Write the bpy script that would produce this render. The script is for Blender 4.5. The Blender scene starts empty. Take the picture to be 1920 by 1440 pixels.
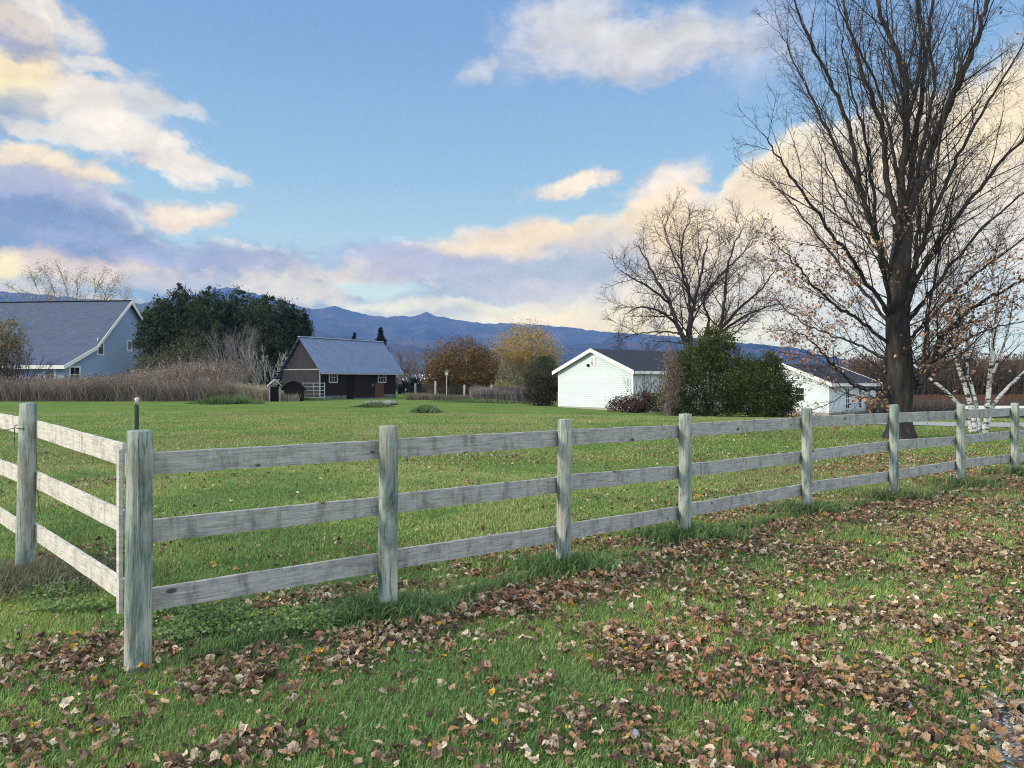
import bpy, math, random
import numpy as np
from mathutils import Vector, Matrix

S = bpy.context.scene
C = S.collection
F = 1442.0            # focal length in photo pixels (1920 wide)
H = 1.6               # eye height
HY = 715.0            # horizon row

# ------------------------------------------------------------------ camera, world, sun, exposure
cam_d = bpy.data.cameras.new("camera"); cam = bpy.data.objects.new("camera", cam_d); C.objects.link(cam)
cam.location = (0, 0, H); cam.rotation_euler = (math.radians(90), 0, 0)
cam_d.sensor_width = 36; cam_d.lens = 36 * F / 1920; cam_d.shift_y = -(HY - 720) / 1920 * -1
cam_d.clip_start = 0.05; cam_d.clip_end = 30000
S.camera = cam
S.render.engine = 'CYCLES'
S.view_settings.view_transform = 'Standard'; S.view_settings.look = 'None'
S.view_settings.gamma = 1.0; S.view_settings.exposure = 0.27
S.cycles.use_denoising = True; S.cycles.filter_width = 1.05
S.cycles.denoising_prefilter = 'NONE'
S.cycles.max_bounces = 6; S.cycles.diffuse_bounces = 3; S.cycles.glossy_bounces = 2
S.cycles.transmission_bounces = 3; S.cycles.volume_bounces = 1; S.cycles.transparent_max_bounces = 6
S.cycles.use_adaptive_sampling = True; S.cycles.adaptive_threshold = 0.005

SUN_AZ = math.radians(250)    # compass style: 0 = +Y (view direction), 90 = +X
SUN_EL = math.radians(24)
sun_dir = Vector((math.sin(SUN_AZ) * math.cos(SUN_EL), math.cos(SUN_AZ) * math.cos(SUN_EL), math.sin(SUN_EL)))
sd = bpy.data.lights.new("sun", 'SUN'); sun = bpy.data.objects.new("sun", sd); C.objects.link(sun)
sd.energy = 2.9; sd.angle = math.radians(9); sd.color = (1.0, 0.90, 0.78)
sun.rotation_euler = sun_dir.to_track_quat('Z', 'Y').to_euler()

def lin(c):
    c = c / 255.0
    return c / 12.92 if c <= 0.04045 else ((c + 0.055) / 1.055) ** 2.4
def rgb(r, g, b): return (lin(r), lin(g), lin(b), 1.0)

def cloud_world():
    BG = 0.1
    w = bpy.data.worlds.new("World"); S.world = w; w.use_nodes = True
    nt = w.node_tree; N = nt.nodes; L = nt.links
    for n in list(N): N.remove(n)
    def node(t, **kw):
        n = N.new(t)
        for k, v in kw.items(): setattr(n, k, v)
        return n
    def inp(n, i, v):
        if isinstance(v, bpy.types.NodeSocket): L.new(v, n.inputs[i])
        else: n.inputs[i].default_value = v
    def M(op, a, b=0.0, c=0.0, clamp=False):
        n = node('ShaderNodeMath', operation=op, use_clamp=clamp)
        inp(n, 0, a); inp(n, 1, b); inp(n, 2, c)
        return n.outputs[0]
    def ss(v, a, b):
        n = node('ShaderNodeMapRange', interpolation_type='SMOOTHSTEP')
        inp(n, 0, v); inp(n, 1, a); inp(n, 2, b); n.inputs[3].default_value = 0; n.inputs[4].default_value = 1
        return n.outputs[0]
    def mix(f, a, b):
        n = node('ShaderNodeMix', data_type='RGBA', clamp_factor=True)
        inp(n, 0, f); inp(n, 6, a); inp(n, 7, b)
        return n.outputs[2]
    K = 0.88 / BG
    def col(r, g, b):
        if r - g > g - b and r > b - 30: r, g = r - 3, g + 3      # keep warm clouds cream rather than pink
        c = rgb(r, g, b); return (c[0] * K, c[1] * K, c[2] * K, 1)
    tc = node('ShaderNodeTexCoord').outputs['Generated']
    sep = node('ShaderNodeSeparateXYZ'); L.new(tc, sep.inputs[0])
    az = M('MULTIPLY', M('ARCTAN2', sep.outputs[0], sep.outputs[1]), F / 1000)
    el = M('MULTIPLY', M('ARCSINE', sep.outputs[2]), F / 1000)
    def ae(px, py):
        a = math.atan((px - 960) / F); e = math.atan((HY - py) * math.cos(a) / F)
        return a * F / 1000, e * F / 1000
    comb = node('ShaderNodeCombineXYZ'); L.new(az, comb.inputs[0]); L.new(el, comb.inputs[1])
    P = comb.outputs[0]
    def noise(vec, scale, detail, rough, off=(0, 0, 0), stretch=(1, 1, 1), color=False):
        mp = node('ShaderNodeMapping'); L.new(vec, mp.inputs[0])
        mp.inputs['Location'].default_value = off; mp.inputs['Scale'].default_value = stretch
        n = node('ShaderNodeTexNoise'); L.new(mp.outputs[0], n.inputs['Vector'])
        n.inputs['Scale'].default_value = scale; n.inputs['Detail'].default_value = detail
        n.inputs['Roughness'].default_value = rough
        return n.outputs['Color' if color else 'Fac']
    # warp of the sky coordinates so that cloud edges billow
    wv = node('ShaderNodeVectorMath', operation='SUBTRACT'); L.new(noise(P, 5.5, 9, 0.6, color=True), wv.inputs[0]); wv.inputs[1].default_value = (.5, .5, .5)
    wm = node('ShaderNodeVectorMath', operation='MULTIPLY'); L.new(wv.outputs[0], wm.inputs[0]); wm.inputs[1].default_value = (.17, .11, 0)
    wa = node('ShaderNodeVectorMath', operation='ADD'); L.new(P, wa.inputs[0]); L.new(wm.outputs[0], wa.inputs[1])
    Q = wa.outputs[0]
    qs = node('ShaderNodeSeparateXYZ'); L.new(Q, qs.inputs[0]); qa, qe = qs.outputs[0], qs.outputs[1]
    fine = M('SUBTRACT', noise(P, 22, 8, 0.65, off=(3, 1, 0), stretch=(1, 1.6, 1)), 0.5)
    soft = noise(P, 6, 5, 0.55, off=(9, 4, 0), stretch=(1, 2.4, 1))
    # relief: billows brighten on the side towards the low sun (left, above)
    def big(off, sc=10, st=(1, 1.5, 1)): return noise(Q, sc, 6, .58, off=off, stretch=st)
    emb = M('ADD', M('MULTIPLY', M('SUBTRACT', big((2, 7, 0)), big((2.016, 6.97, 0))), 0.75), M('MULTIPLY', M('SUBTRACT', noise(P, 3.2, 6, .6, off=(5, 5, 0), stretch=(1, 2, 1)), .5), .22))
    # clear sky
    sky = node('ShaderNodeTexSky', sky_type='NISHITA', sun_disc=False)
    sky.sun_elevation = SUN_EL; sky.sun_rotation = SUN_AZ; sky.altitude = 150; sky.air_density = 1.0
    sky.dust_density = 0.6; sky.ozone_density = 1.2
    tint = node('ShaderNodeMix', data_type='RGBA', blend_type='MULTIPLY'); tint.inputs[0].default_value = 1
    L.new(sky.outputs[0], tint.inputs[6]); tint.inputs[7].default_value = SKY_TINT
    ramp = node('ShaderNodeValToRGB'); L.new(ss(el, 0.0, 0.85), ramp.inputs[0])
    cr = ramp.color_ramp
    pts = [(0, (206, 220, 226)), (.14, (178, 212, 230)), (.38, (150, 192, 226)), (.68, (134, 174, 220)), (1, (114, 154, 214))]
    cr.elements[0].position = 0; cr.elements[0].color = col(*pts[0][1]); cr.elements[1].position = 1; cr.elements[1].color = col(*pts[-1][1])
    for p, c in pts[1:-1]: e = cr.elements.new(p); e.color = col(*c)
    # elements above 1 are fine: the ramp is scaled by the background strength
    out = mix(0.8, tint.outputs[2], ramp.outputs[0]); clear = out
    # ---- the long cloud bank: its upper edge as a curve over azimuth
    prof = [(-900, 330), (-400, 280), (0, 318), (90, 322), (180, 352), (250, 405), (320, 442), (450, 458), (520, 470), (600, 496), (628, 505), (655, 470), (760, 456),
            (880, 450), (960, 422), (1060, 402), (1140, 398), (1165, 378), (1220, 325), (1290, 312), (1335, 352), (1400, 300), (1480, 256),
            (1570, 240), (1700, 172), (1850, 122), (1920, 98), (2400, 60)]
    fc = node('ShaderNodeFloatCurve')
    A0, A1, E1 = -1.9, 1.9, 0.75
    L.new(M('DIVIDE', M('SUBTRACT', qa, A0), A1 - A0), fc.inputs['Value'])
    cur = fc.mapping.curves[0]
    pl = []
    for x, y in prof:
        a, e = ae(x, y); pl.append(((a - A0) / (A1 - A0), e / E1))
    cur.points[0].location = (0, pl[0][1]); cur.points[1].location = (1, pl[-1][1])
    for p in pl: cur.points.new(*p)
    for p in cur.points: p.handle_type = 'VECTOR'
    fc.mapping.update()
    top = M('MULTIPLY', fc.outputs[0], E1)
    d = M('ADD', M('SUBTRACT', top, qe), M('MULTIPLY', fine, 0.045))
    bank = ss(d, -0.004, 0.014)
    def ramp_of(v, pts):
        r = node('ShaderNodeValToRGB'); L.new(v, r.inputs[0]); c = r.color_ramp
        c.elements[0].position = pts[0][0]; c.elements[0].color = col(*pts[0][1])
        c.elements[1].position = pts[-1][0]; c.elements[1].color = col(*pts[-1][1])
        for p, q in pts[1:-1]: e = c.elements.new(p); e.color = col(*q)
        return r.outputs[0]
    dn = M('ADD', M('ADD', M('MULTIPLY', d, 2.2), M('MULTIPLY', fine, .12)), M('MULTIPLY', M('SUBTRACT', soft, .5), .22))
    left = ramp_of(dn, [(0, (240, 234, 226)), (.05, (222, 208, 196)), (.09, (134, 152, 180)), (.24, (114, 138, 170)), (.32, (142, 162, 188)), (.40, (204, 198, 184)), (.55, (168, 176, 204))])
    midc = ramp_of(dn, [(0, (236, 232, 230)), (.06, (242, 226, 178)), (.12, (224, 208, 184)), (.18, (158, 174, 198)), (.28, (168, 178, 198)), (.36, (216, 204, 196)), (.46, (234, 224, 202)), (.6, (228, 228, 214))])
    right = ramp_of(dn, [(0, (226, 228, 236)), (.06, (240, 228, 206)), (.22, (244, 218, 162)), (.40, (240, 224, 190)), (.62, (226, 220, 214)), (.80, (208, 212, 230)), (1, (192, 206, 236))])
    bc = mix(ss(qa, ae(590, 500)[0], ae(650, 500)[0]), left, midc)
    bc = mix(ss(qa, ae(1080, 500)[0], ae(1260, 500)[0]), bc, right)
    # glow of the low sky just above the ridge line
    low = ramp_of(ss(az, ae(0, 500)[0], ae(1920, 500)[0]), [(0, (240, 212, 160)), (.14, (228, 202, 182)), (.25, (184, 190, 212)), (.33, (226, 212, 196)), (.42, (236, 236, 220)), (.6, (244, 230, 196)), (.8, (244, 228, 184)), (1, (210, 222, 240))])
    elw = M('ADD', el, M('MULTIPLY', M('SUBTRACT', soft, .5), .10))
    bc = mix(M('MULTIPLY', ss(elw, 0.155, 0.075), .85), bc, low)
    out = mix(bank, out, bc)
    def blob(cx, cy, rx, ry, rot, c1, c2=None, alpha=1.0, s=0.35, nz=1.0):
        nonlocal out
        a, e = ae(cx, cy)
        mp = node('ShaderNodeMapping', vector_type='TEXTURE'); L.new(Q, mp.inputs[0])
        mp.inputs['Location'].default_value = (a, e, 0); mp.inputs['Rotation'].default_value = (0, 0, math.radians(-rot))
        mp.inputs['Scale'].default_value = (rx / 1000, ry / 1000, 1)
        ln = node('ShaderNodeVectorMath', operation='LENGTH'); L.new(mp.outputs[0], ln.inputs[0])
        v = M('MULTIPLY_ADD', fine, 1.7 * nz, ln.outputs['Value'])
        fn = node('ShaderNodeMapRange', interpolation_type='SMOOTHSTEP'); L.new(v, fn.inputs[0])
        fn.inputs[1].default_value = 1 + s; fn.inputs[2].default_value = 1 - s; fn.inputs[3].default_value = 0; fn.inputs[4].default_value = alpha; f = fn.outputs[0]
        cc = col(*c1)
        if c2:
            sp = node('ShaderNodeSeparateXYZ'); L.new(mp.outputs[0], sp.inputs[0])
            cc = mix(ss(M('MULTIPLY_ADD', fine, 1.5, sp.outputs[1]), 0.4, -0.6), col(*c1), col(*c2))
        out = mix(f, out, cc)
    W1, W2, CR, YL = (236, 228, 218), (214, 208, 210), (246, 227, 182), (250, 228, 150)
    G1, G2, PE, LV = (116, 136, 172), (142, 158, 190), (226, 206, 182), (176, 180, 198)
    # left-hand clouds
    blob(30, 60, 80, 75, 20, (216, 204, 190), (146, 154, 180), s=.5)
    blob(20, 90, 60, 30, 0, (150, 156, 180), alpha=.8, s=.5)
    blob(120, 25, 55, 22, 35, W1, alpha=.9, s=.6)
    blob(40, 150, 120, 42, 8, (244, 226, 176), (250, 236, 180), s=.4)
    blob(20, 195, 90, 22, -6, (176, 176, 190), alpha=.8, s=.5)
    blob(8, 225, 34, 26, 0, (140, 158, 190), alpha=.9, s=.5)
    blob(168, 116, 38, 11, 8, W1, alpha=.75, s=.6)
    blob(190, 215, 70, 50, 35, W1, W1, s=.4)
    blob(290, 270, 135, 36, 20, (236, 230, 220), W1, s=.35)
    blob(100, 245, 85, 16, 4, (226, 216, 210), alpha=.9, s=.5)
    blob(262, 184, 44, 26, 10, W2, alpha=.9, s=.6)
    blob(320, 188, 60, 10, 10, W2, alpha=.8, s=.6)
    blob(430, 320, 50, 12, 20, W2, alpha=.4, s=.8)
    blob(60, 300, 95, 26, 6, (244, 228, 196), (246, 226, 186), s=.35)
    blob(345, 398, 88, 20, 2, (246, 232, 206), (236, 212, 190), s=.45)
    blob(250, 432, 65, 9, 8, (244, 228, 204), alpha=.9, s=.5)
    blob(235, 372, 30, 9, 15, G2, alpha=.8, s=.6)
    blob(70, 372, 150, 40, 10, (160, 166, 196), G1, alpha=.9, s=.5, nz=.8)
    blob(120, 432, 210, 34, 4, G1, G1, alpha=.85, s=.5, nz=.7)
    blob(380, 478, 230, 24, 5, G2, (168, 168, 204), alpha=.85, s=.5, nz=.7)
    blob(80, 495, 190, 20, 0, (238, 208, 168), alpha=.8, s=.6)
    blob(2, 492, 46, 22, 0, (250, 236, 150), alpha=.9, s=.6)
    blob(300, 520, 200, 16, 2, (212, 198, 202), alpha=.5, s=.7)
    blob(560, 540, 110, 26, 0, (226, 208, 192), alpha=.8, s=.6)
    # right-hand bank detail
    blob(710, 545, 80, 14, 4, (196, 220, 230), alpha=.95, s=.5)
    blob(800, 500, 175, 30, 4, (160, 168, 206), (170, 172, 208), alpha=.85, s=.5, nz=.8)
    blob(1010, 530, 170, 34, 0, LV, (206, 190, 200), alpha=.75, s=.6)
    blob(950, 440, 120, 22, -8, (248, 224, 182), alpha=.8, s=.6)
    blob(830, 576, 170, 9, 1, (236, 230, 208), alpha=.8, s=.6)
    blob(1030, 596, 130, 8, 2, (246, 220, 184), alpha=.7, s=.6)
    blob(1080, 344, 76, 17, -15, (246, 230, 206), s=.45)
    blob(1240, 345, 80, 30, -20, (238, 228, 216), (244, 220, 186), alpha=.9, s=.5)
    blob(1240, 420, 75, 36, 0, (250, 226, 160), alpha=.7, s=.8)
    blob(1120, 490, 80, 50, 0, LV, alpha=.6, s=.6)
    blob(1300, 430, 120, 50, 0, (248, 226, 176), alpha=.6, s=.8)
    blob(1330, 600, 260, 26, 0, (248, 228, 176), alpha=.7, s=.9)
    blob(1470, 330, 80, 45, -20, (244, 222, 166), alpha=.7, s=.7)
    blob(1850, 240, 130, 70, -25, (250, 230, 176), alpha=.8, s=.7)
    blob(1620, 420, 220, 110, -20, (236, 232, 226), alpha=.55, s=.9)
    blob(1700, 600, 260, 50, 0, (206, 214, 238), alpha=.6, s=.9)
    # top centre
    blob(1060, 45, 110, 50, -20, (214, 208, 216), (204, 200, 216), alpha=.85, s=.7)
    blob(1210, 80, 165, 42, 2, (222, 214, 214), (216, 204, 206), alpha=.9, s=.6)
    blob(1140, 110, 130, 22, 6, (206, 200, 212), alpha=.6, s=.8)
    blob(890, 114, 34, 15, -25, (208, 206, 218), alpha=.8, s=.7)
    blob(1420, 70, 70, 60, 0, (214, 206, 216), alpha=.45, s=.9)
    ds = node('ShaderNodeVectorMath', operation='DISTANCE'); L.new(out, ds.inputs[0]); L.new(clear, ds.inputs[1])
    sc = node('ShaderNodeVectorMath', operation='SCALE'); L.new(out, sc.inputs[0]); L.new(M('MULTIPLY_ADD', emb, ss(ds.outputs['Value'], 0, .28 * K), 1.0), sc.inputs['Scale']); out = sc.outputs[0]
    gb = node('ShaderNodeMix', data_type='RGBA', blend_type='MULTIPLY'); L.new(ss(el, .26, .04), gb.inputs[0]); L.new(out, gb.inputs[6]); gb.inputs[7].default_value = (.965, 1.05, .96, 1); out = gb.outputs[2]
    # added unseen bright sky above and behind the camera, lifts the scene's light
    fill_veil = M('MULTIPLY', M('MAXIMUM', ss(el, .80, 1.25), ss(sep.outputs[1], .35, -.35)), M('ADD', .55, M('MULTIPLY', soft, .7)), clamp=True)
    out = mix(fill_veil, out, (1.15 * K, 1.28 * K, 1.45 * K, 1))
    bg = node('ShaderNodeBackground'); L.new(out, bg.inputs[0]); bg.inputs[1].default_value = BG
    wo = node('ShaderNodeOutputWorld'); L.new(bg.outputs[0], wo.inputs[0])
    w.cycles.sampling_method = 'MANUAL'; w.cycles.sample_map_resolution = 512
SKY_TINT = (1.0, 1.0, 1.0, 1)
cloud_world()

# ------------------------------------------------------------------ helpers
def px(x, y, Y):                      # reads a place off the photograph: column, row, distance
    return Vector(((x - 960) / F * Y, Y, H - (y - HY) / F * Y))
def sst(t, a, b):
    t = np.clip((np.asarray(t, float) - a) / (b - a), 0, 1); return t * t * (3 - 2 * t)
def ground(x, y):                     # lawn falls away gently to the right rear
    return -0.75 * sst(y, 24, 55) * sst(x, -12, 26)
def gp(x, y): 
    """ground point seen at a photo pixel on flat ground"""
    Y = H * F / (y - HY); return ((x - 960) / F * Y, Y)

_rng = np.random.default_rng(5)
_perm = _rng.random((256, 256))
def vnoise(x, y):
    x = np.asarray(x, float); y = np.asarray(y, float)
    xi = np.floor(x).astype(int); yi = np.floor(y).astype(int); fx = x - xi; fy = y - yi
    fx = fx * fx * (3 - 2 * fx); fy = fy * fy * (3 - 2 * fy)
    a = _perm[xi & 255, yi & 255]; b = _perm[(xi + 1) & 255, yi & 255]; c = _perm[xi & 255, (yi + 1) & 255]; d = _perm[(xi + 1) & 255, (yi + 1) & 255]
    return (a * (1 - fx) + b * fx) * (1 - fy) + (c * (1 - fx) + d * fx) * fy
def fbm(x, y, o=4):
    s = 0; a = 0.5; t = 0
    for i in range(o):
        s = s + a * vnoise(x * 2 ** i + 17 * i, y * 2 ** i + 31 * i); t += a; a *= .55
    return s / t

def tag(o, label=None, cat=None, group=None, kind=None):
    if label: o['label'] = label
    if cat: o['category'] = cat
    if group: o['group'] = group
    if kind: o['kind'] = kind
    return o
def thing(name, label, cat, loc=(0, 0, 0), rz=0.0, group=None):
    o = bpy.data.objects.new(name, None); C.objects.link(o); o.location = loc; o.rotation_euler = (0, 0, rz)
    o.empty_display_size = .3
    return tag(o, label, cat, group)

def np_mesh(name, V, faces_flat, loop_tot, mat, parent=None, col=None, smooth=False, face_col=None):
    """V (n,3); faces_flat = vertex indices; loop_tot = verts per face (int or array)"""
    me = bpy.data.meshes.new(name)
    V = np.asarray(V, np.float32); ff = np.asarray(faces_flat, np.int32).ravel()
    if np.isscalar(loop_tot): lt = np.full(len(ff) // loop_tot, loop_tot, np.int32)
    else: lt = np.asarray(loop_tot, np.int32)
    ls = np.concatenate([[0], np.cumsum(lt)[:-1]]).astype(np.int32)
    me.vertices.add(len(V)); me.vertices.foreach_set('co', V.ravel())
    me.loops.add(len(ff)); me.loops.foreach_set('vertex_index', ff)
    me.polygons.add(len(lt)); me.polygons.foreach_set('loop_start', ls); me.polygons.foreach_set('loop_total', lt)
    me.polygons.foreach_set('use_smooth', np.full(len(lt), bool(smooth)))
    me.update(calc_edges=True)
    if col is not None:
        a = me.color_attributes.new('tint', 'FLOAT_COLOR', 'POINT')
        cc = np.ones((len(V), 4), np.float32); cc[:, :3] = col; a.data.foreach_set('color', cc.ravel())
    for m in (mat if isinstance(mat, (list, tuple)) else [mat]): me.materials.append(m)
    o = bpy.data.objects.new(name, me); C.objects.link(o)
    if parent: o.parent = parent
    return o

class MB:
    def __init__(s): s.v = []; s.f = []
    def add(s, vs, fs):
        b = len(s.v); s.v += [tuple(p) for p in vs]; s.f += [tuple(b + i for i in f) for f in fs]; return s
    def box(s, x0, x1, y0, y1, z0, z1):
        return s.add([(x0, y0, z0), (x1, y0, z0), (x1, y1, z0), (x0, y1, z0), (x0, y0, z1), (x1, y0, z1), (x1, y1, z1), (x0, y1, z1)],
                     [(0, 3, 2, 1), (4, 5, 6, 7), (0, 1, 5, 4), (1, 2, 6, 5), (2, 3, 7, 6), (3, 0, 4, 7)])
    def prism(s, poly, a, b, axis='x'):
        """extrude a closed 2-D outline between a and b along an axis (outline in the two others)"""
        n = len(poly); vs = []
        for t in (a, b):
            for (p, q) in poly: vs.append((t, p, q) if axis == 'x' else (p, t, q) if axis == 'y' else (p, q, t))
        fs = [tuple(range(n))[::-1], tuple(range(n, 2 * n))] + [(i, (i + 1) % n, n + (i + 1) % n, n + i) for i in range(n)]
        return s.add(vs, fs)
    def tube(s, pts, rads, n=8, cap=True):
        pts = [Vector(p) for p in pts]; b = len(s.v)
        for i, p in enumerate(pts):
            t = (pts[min(i + 1, len(pts) - 1)] - pts[max(i - 1, 0)]).normalized()
            u = t.cross(Vector((0, 0, 1)) if abs(t.z) < .95 else Vector((1, 0, 0))).normalized(); w = t.cross(u)
            for k in range(n):
                a = 2 * math.pi * k / n; s.v.append(tuple(p + (u * math.cos(a) + w * math.sin(a)) * rads[i]))
        for i in range(len(pts) - 1):
            for k in range(n):
                s.f.append((b + i * n + k, b + i * n + (k + 1) % n, b + (i + 1) * n + (k + 1) % n, b + (i + 1) * n + k))
        if cap: s.f.append(tuple(b + k for k in range(n))[::-1]); s.f.append(tuple(b + (len(pts) - 1) * n + k for k in range(n)))
        return s
    def build(s, name, mat, parent=None, smooth=False, bevel=0):
        me = bpy.data.meshes.new(name); me.from_pydata(s.v, [], s.f); me.update()
        import bmesh
        bm = bmesh.new(); bm.from_mesh(me); bmesh.ops.recalc_face_normals(bm, faces=bm.faces)
        if bevel: bmesh.ops.bevel(bm, geom=list(bm.edges), offset=bevel, segments=1, affect='EDGES')
        bm.to_mesh(me); bm.free()
        if smooth:
            for p in me.polygons: p.use_smooth = True
        me.materials.append(mat); o = bpy.data.objects.new(name, me); C.objects.link(o)
        if parent: o.parent = parent
        return o

# ------------------------------------------------------------------ materials
def mat_base(name):
    m = bpy.data.materials.new(name); m.use_nodes = True; nt = m.node_tree
    b = nt.nodes['Principled BSDF']; b.inputs['Specular IOR Level'].default_value = .25; b.inputs['Roughness'].default_value = .8
    return m, nt, b
def simple(name, c, rough=.8, spec=.25, metal=0.0):
    m, nt, b = mat_base(name); b.inputs['Base Color'].default_value = (*c, 1); b.inputs['Roughness'].default_value = rough
    b.inputs['Specular IOR Level'].default_value = spec; b.inputs['Metallic'].default_value = metal
    return m
def noisy(name, stops, scale=5, stretch=(1, 1, 1), detail=6, rough=.85, bump=0.0, coord='Object', spec=.2, rf=.6, bscale=None, bdist=.01):
    """base colour from a stretched noise through a ramp, bump from the same family"""
    m, nt, b = mat_base(name); N = nt.nodes; L = nt.links
    tc = N.new('ShaderNodeTexCoord'); mp = N.new('ShaderNodeMapping'); L.new(tc.outputs[coord], mp.inputs[0]); mp.inputs['Scale'].default_value = stretch
    n = N.new('ShaderNodeTexNoise'); L.new(mp.outputs[0], n.inputs['Vector']); n.inputs['Scale'].default_value = scale; n.inputs['Detail'].default_value = detail; n.inputs['Roughness'].default_value = rf
    r = N.new('ShaderNodeValToRGB'); L.new(n.outputs['Fac'], r.inputs[0]); c = r.color_ramp
    c.elements[0].position = stops[0][0]; c.elements[0].color = (*stops[0][1], 1); c.elements[1].position = stops[-1][0]; c.elements[1].color = (*stops[-1][1], 1)
    for p, q in stops[1:-1]: e = c.elements.new(p); e.color = (*q, 1)
    L.new(r.outputs[0], b.inputs['Base Color']); b.inputs['Roughness'].default_value = rough; b.inputs['Specular IOR Level'].default_value = spec
    if bump:
        src = n
        if bscale:
            src = N.new('ShaderNodeTexNoise'); L.new(mp.outputs[0], src.inputs['Vector']); src.inputs['Scale'].default_value = bscale; src.inputs['Detail'].default_value = 5
        bp = N.new('ShaderNodeBump'); L.new(src.outputs['Fac'], bp.inputs['Height']); bp.inputs['Strength'].default_value = bump; bp.inputs['Distance'].default_value = bdist
        L.new(bp.outputs[0], b.inputs['Normal'])
    return m
def leafy(name, rough=.6, transl=.35, spec=.25):
    """per-leaf tint stored with the mesh, some light let through"""
    m, nt, b = mat_base(name); N = nt.nodes; L = nt.links
    a = N.new('ShaderNodeAttribute'); a.attribute_name = 'tint'
    L.new(a.outputs['Color'], b.inputs['Base Color']); b.inputs['Roughness'].default_value = rough; b.inputs['Specular IOR Level'].default_value = spec
    t = N.new('ShaderNodeBsdfTranslucent'); L.new(a.outputs['Color'], t.inputs[0])
    mx = N.new('ShaderNodeMixShader'); mx.inputs[0].default_value = transl
    L.new(b.outputs[0], mx.inputs[1]); L.new(t.outputs[0], mx.inputs[2]); L.new(mx.outputs[0], nt.nodes['Material Output'].inputs[0])
    return m

def rail_material(name, light, midc, dark, stain=.44):
    m, nt, b = mat_base(name); N = nt.nodes; L = nt.links
    tc = N.new('ShaderNodeTexCoord'); oi = N.new('ShaderNodeObjectInfo')
    add = N.new('ShaderNodeVectorMath'); add.operation = 'ADD'; L.new(tc.outputs['Object'], add.inputs[0])
    sc = N.new('ShaderNodeVectorMath'); sc.operation = 'SCALE'; sc.inputs[0].default_value = (37, 11, 23); L.new(oi.outputs['Random'], sc.inputs['Scale']); L.new(sc.outputs[0], add.inputs[1])
    def nz(stretch, scale, det, rgh=.6, dist=0):
        mp = N.new('ShaderNodeMapping'); L.new(add.outputs[0], mp.inputs[0]); mp.inputs['Scale'].default_value = stretch
        n = N.new('ShaderNodeTexNoise'); L.new(mp.outputs[0], n.inputs['Vector']); n.inputs['Scale'].default_value = scale
        n.inputs['Detail'].default_value = det; n.inputs['Roughness'].default_value = rgh; n.inputs['Distortion'].default_value = dist
        return n.outputs['Fac']
    def ramp(v, st):
        r = N.new('ShaderNodeValToRGB'); L.new(v, r.inputs[0]); c = r.color_ramp
        c.elements[0].position = st[0][0]; c.elements[0].color = (*st[0][1], 1); c.elements[1].position = st[-1][0]; c.elements[1].color = (*st[-1][1], 1)
        for p, q in st[1:-1]: e = c.elements.new(p); e.color = (*q, 1)
        return r.outputs[0]
    def mix(f, a, c, mode='MIX'):
        n = N.new('ShaderNodeMix'); n.data_type = 'RGBA'; n.blend_type = mode
        if isinstance(f, float): n.inputs[0].default_value = f
        else: L.new(f, n.inputs[0])
        for i, v in ((6, a), (7, c)):
            if isinstance(v, tuple): n.inputs[i].default_value = (*v, 1)
            else: L.new(v, n.inputs[i])
        return n.outputs[2]
    g = nz((.35, 1, 6), 16, 7, .65, .6)
    base = ramp(g, [(.3, dark), (.47, midc), (.68, light)])
    # grain lines
    gl = nz((.5, 1, 14), 22, 4, .7, 1.2)
    base = mix(.55, base, mix(.5, base, ramp(gl, [(.38, (.12, .11, .10)), (.52, (1, 1, 1))]), 'MULTIPLY'))
    # rain streaks running down from the top edge
    st = nz((3.6, 1, 1.1), 3.2, 7, .75)
    base = mix(ramp(st, [(.50, (0, 0, 0)), (.62, (stain,) * 3)]), base, (.075, .078, .07))
    # blotches of mildew
    bl = nz((1, 1, 1.5), 4.0, 8, .75)
    base = mix(ramp(bl, [(.52, (0, 0, 0)), (.64, (stain * .9,) * 3)]), base, (.11, .12, .10))
    # knots
    mp = N.new('ShaderNodeMapping'); L.new(add.outputs[0], mp.inputs[0]); mp.inputs['Scale'].default_value = (.55, .001, 1.0)
    sx_ = N.new('ShaderNodeSeparateXYZ'); cx_ = N.new('ShaderNodeCombineXYZ'); L.new(mp.outputs[0], sx_.inputs[0]); L.new(sx_.outputs[0], cx_.inputs[0]); L.new(sx_.outputs[2], cx_.inputs[1])
    vo = N.new('ShaderNodeTexVoronoi'); vo.voronoi_dimensions = '2D'; L.new(cx_.outputs[0], vo.inputs['Vector']); vo.inputs['Scale'].default_value = 4.6
    gate = N.new('ShaderNodeSeparateColor'); L.new(vo.outputs['Color'], gate.inputs[0])
    rad = N.new('ShaderNodeMath'); rad.operation = 'MULTIPLY_ADD'; L.new(gate.outputs[0], rad.inputs[0]); rad.inputs[1].default_value = -.11; L.new(vo.outputs['Distance'], rad.inputs[2])
    base = mix(ramp(rad.outputs[0], [(0.0, (0, 0, 0)), (.001, (0, 0, 0))]), base, (.045, .04, .035))
    lt = N.new('ShaderNodeMapRange'); L.new(rad.outputs[0], lt.inputs[0]); lt.inputs[1].default_value = -.012; lt.inputs[2].default_value = -.055; lt.inputs[3].default_value = 0; lt.inputs[4].default_value = .85
    base = mix(lt.outputs[0], base, (.045, .04, .035))
    L.new(base, b.inputs['Base Color']); b.inputs['Roughness'].default_value = .9
    bp = N.new('ShaderNodeBump'); L.new(gl, bp.inputs['Height']); bp.inputs['Strength'].default_value = .6; bp.inputs['Distance'].default_value = .004
    L.new(bp.outputs[0], b.inputs['Normal'])
    return m

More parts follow.
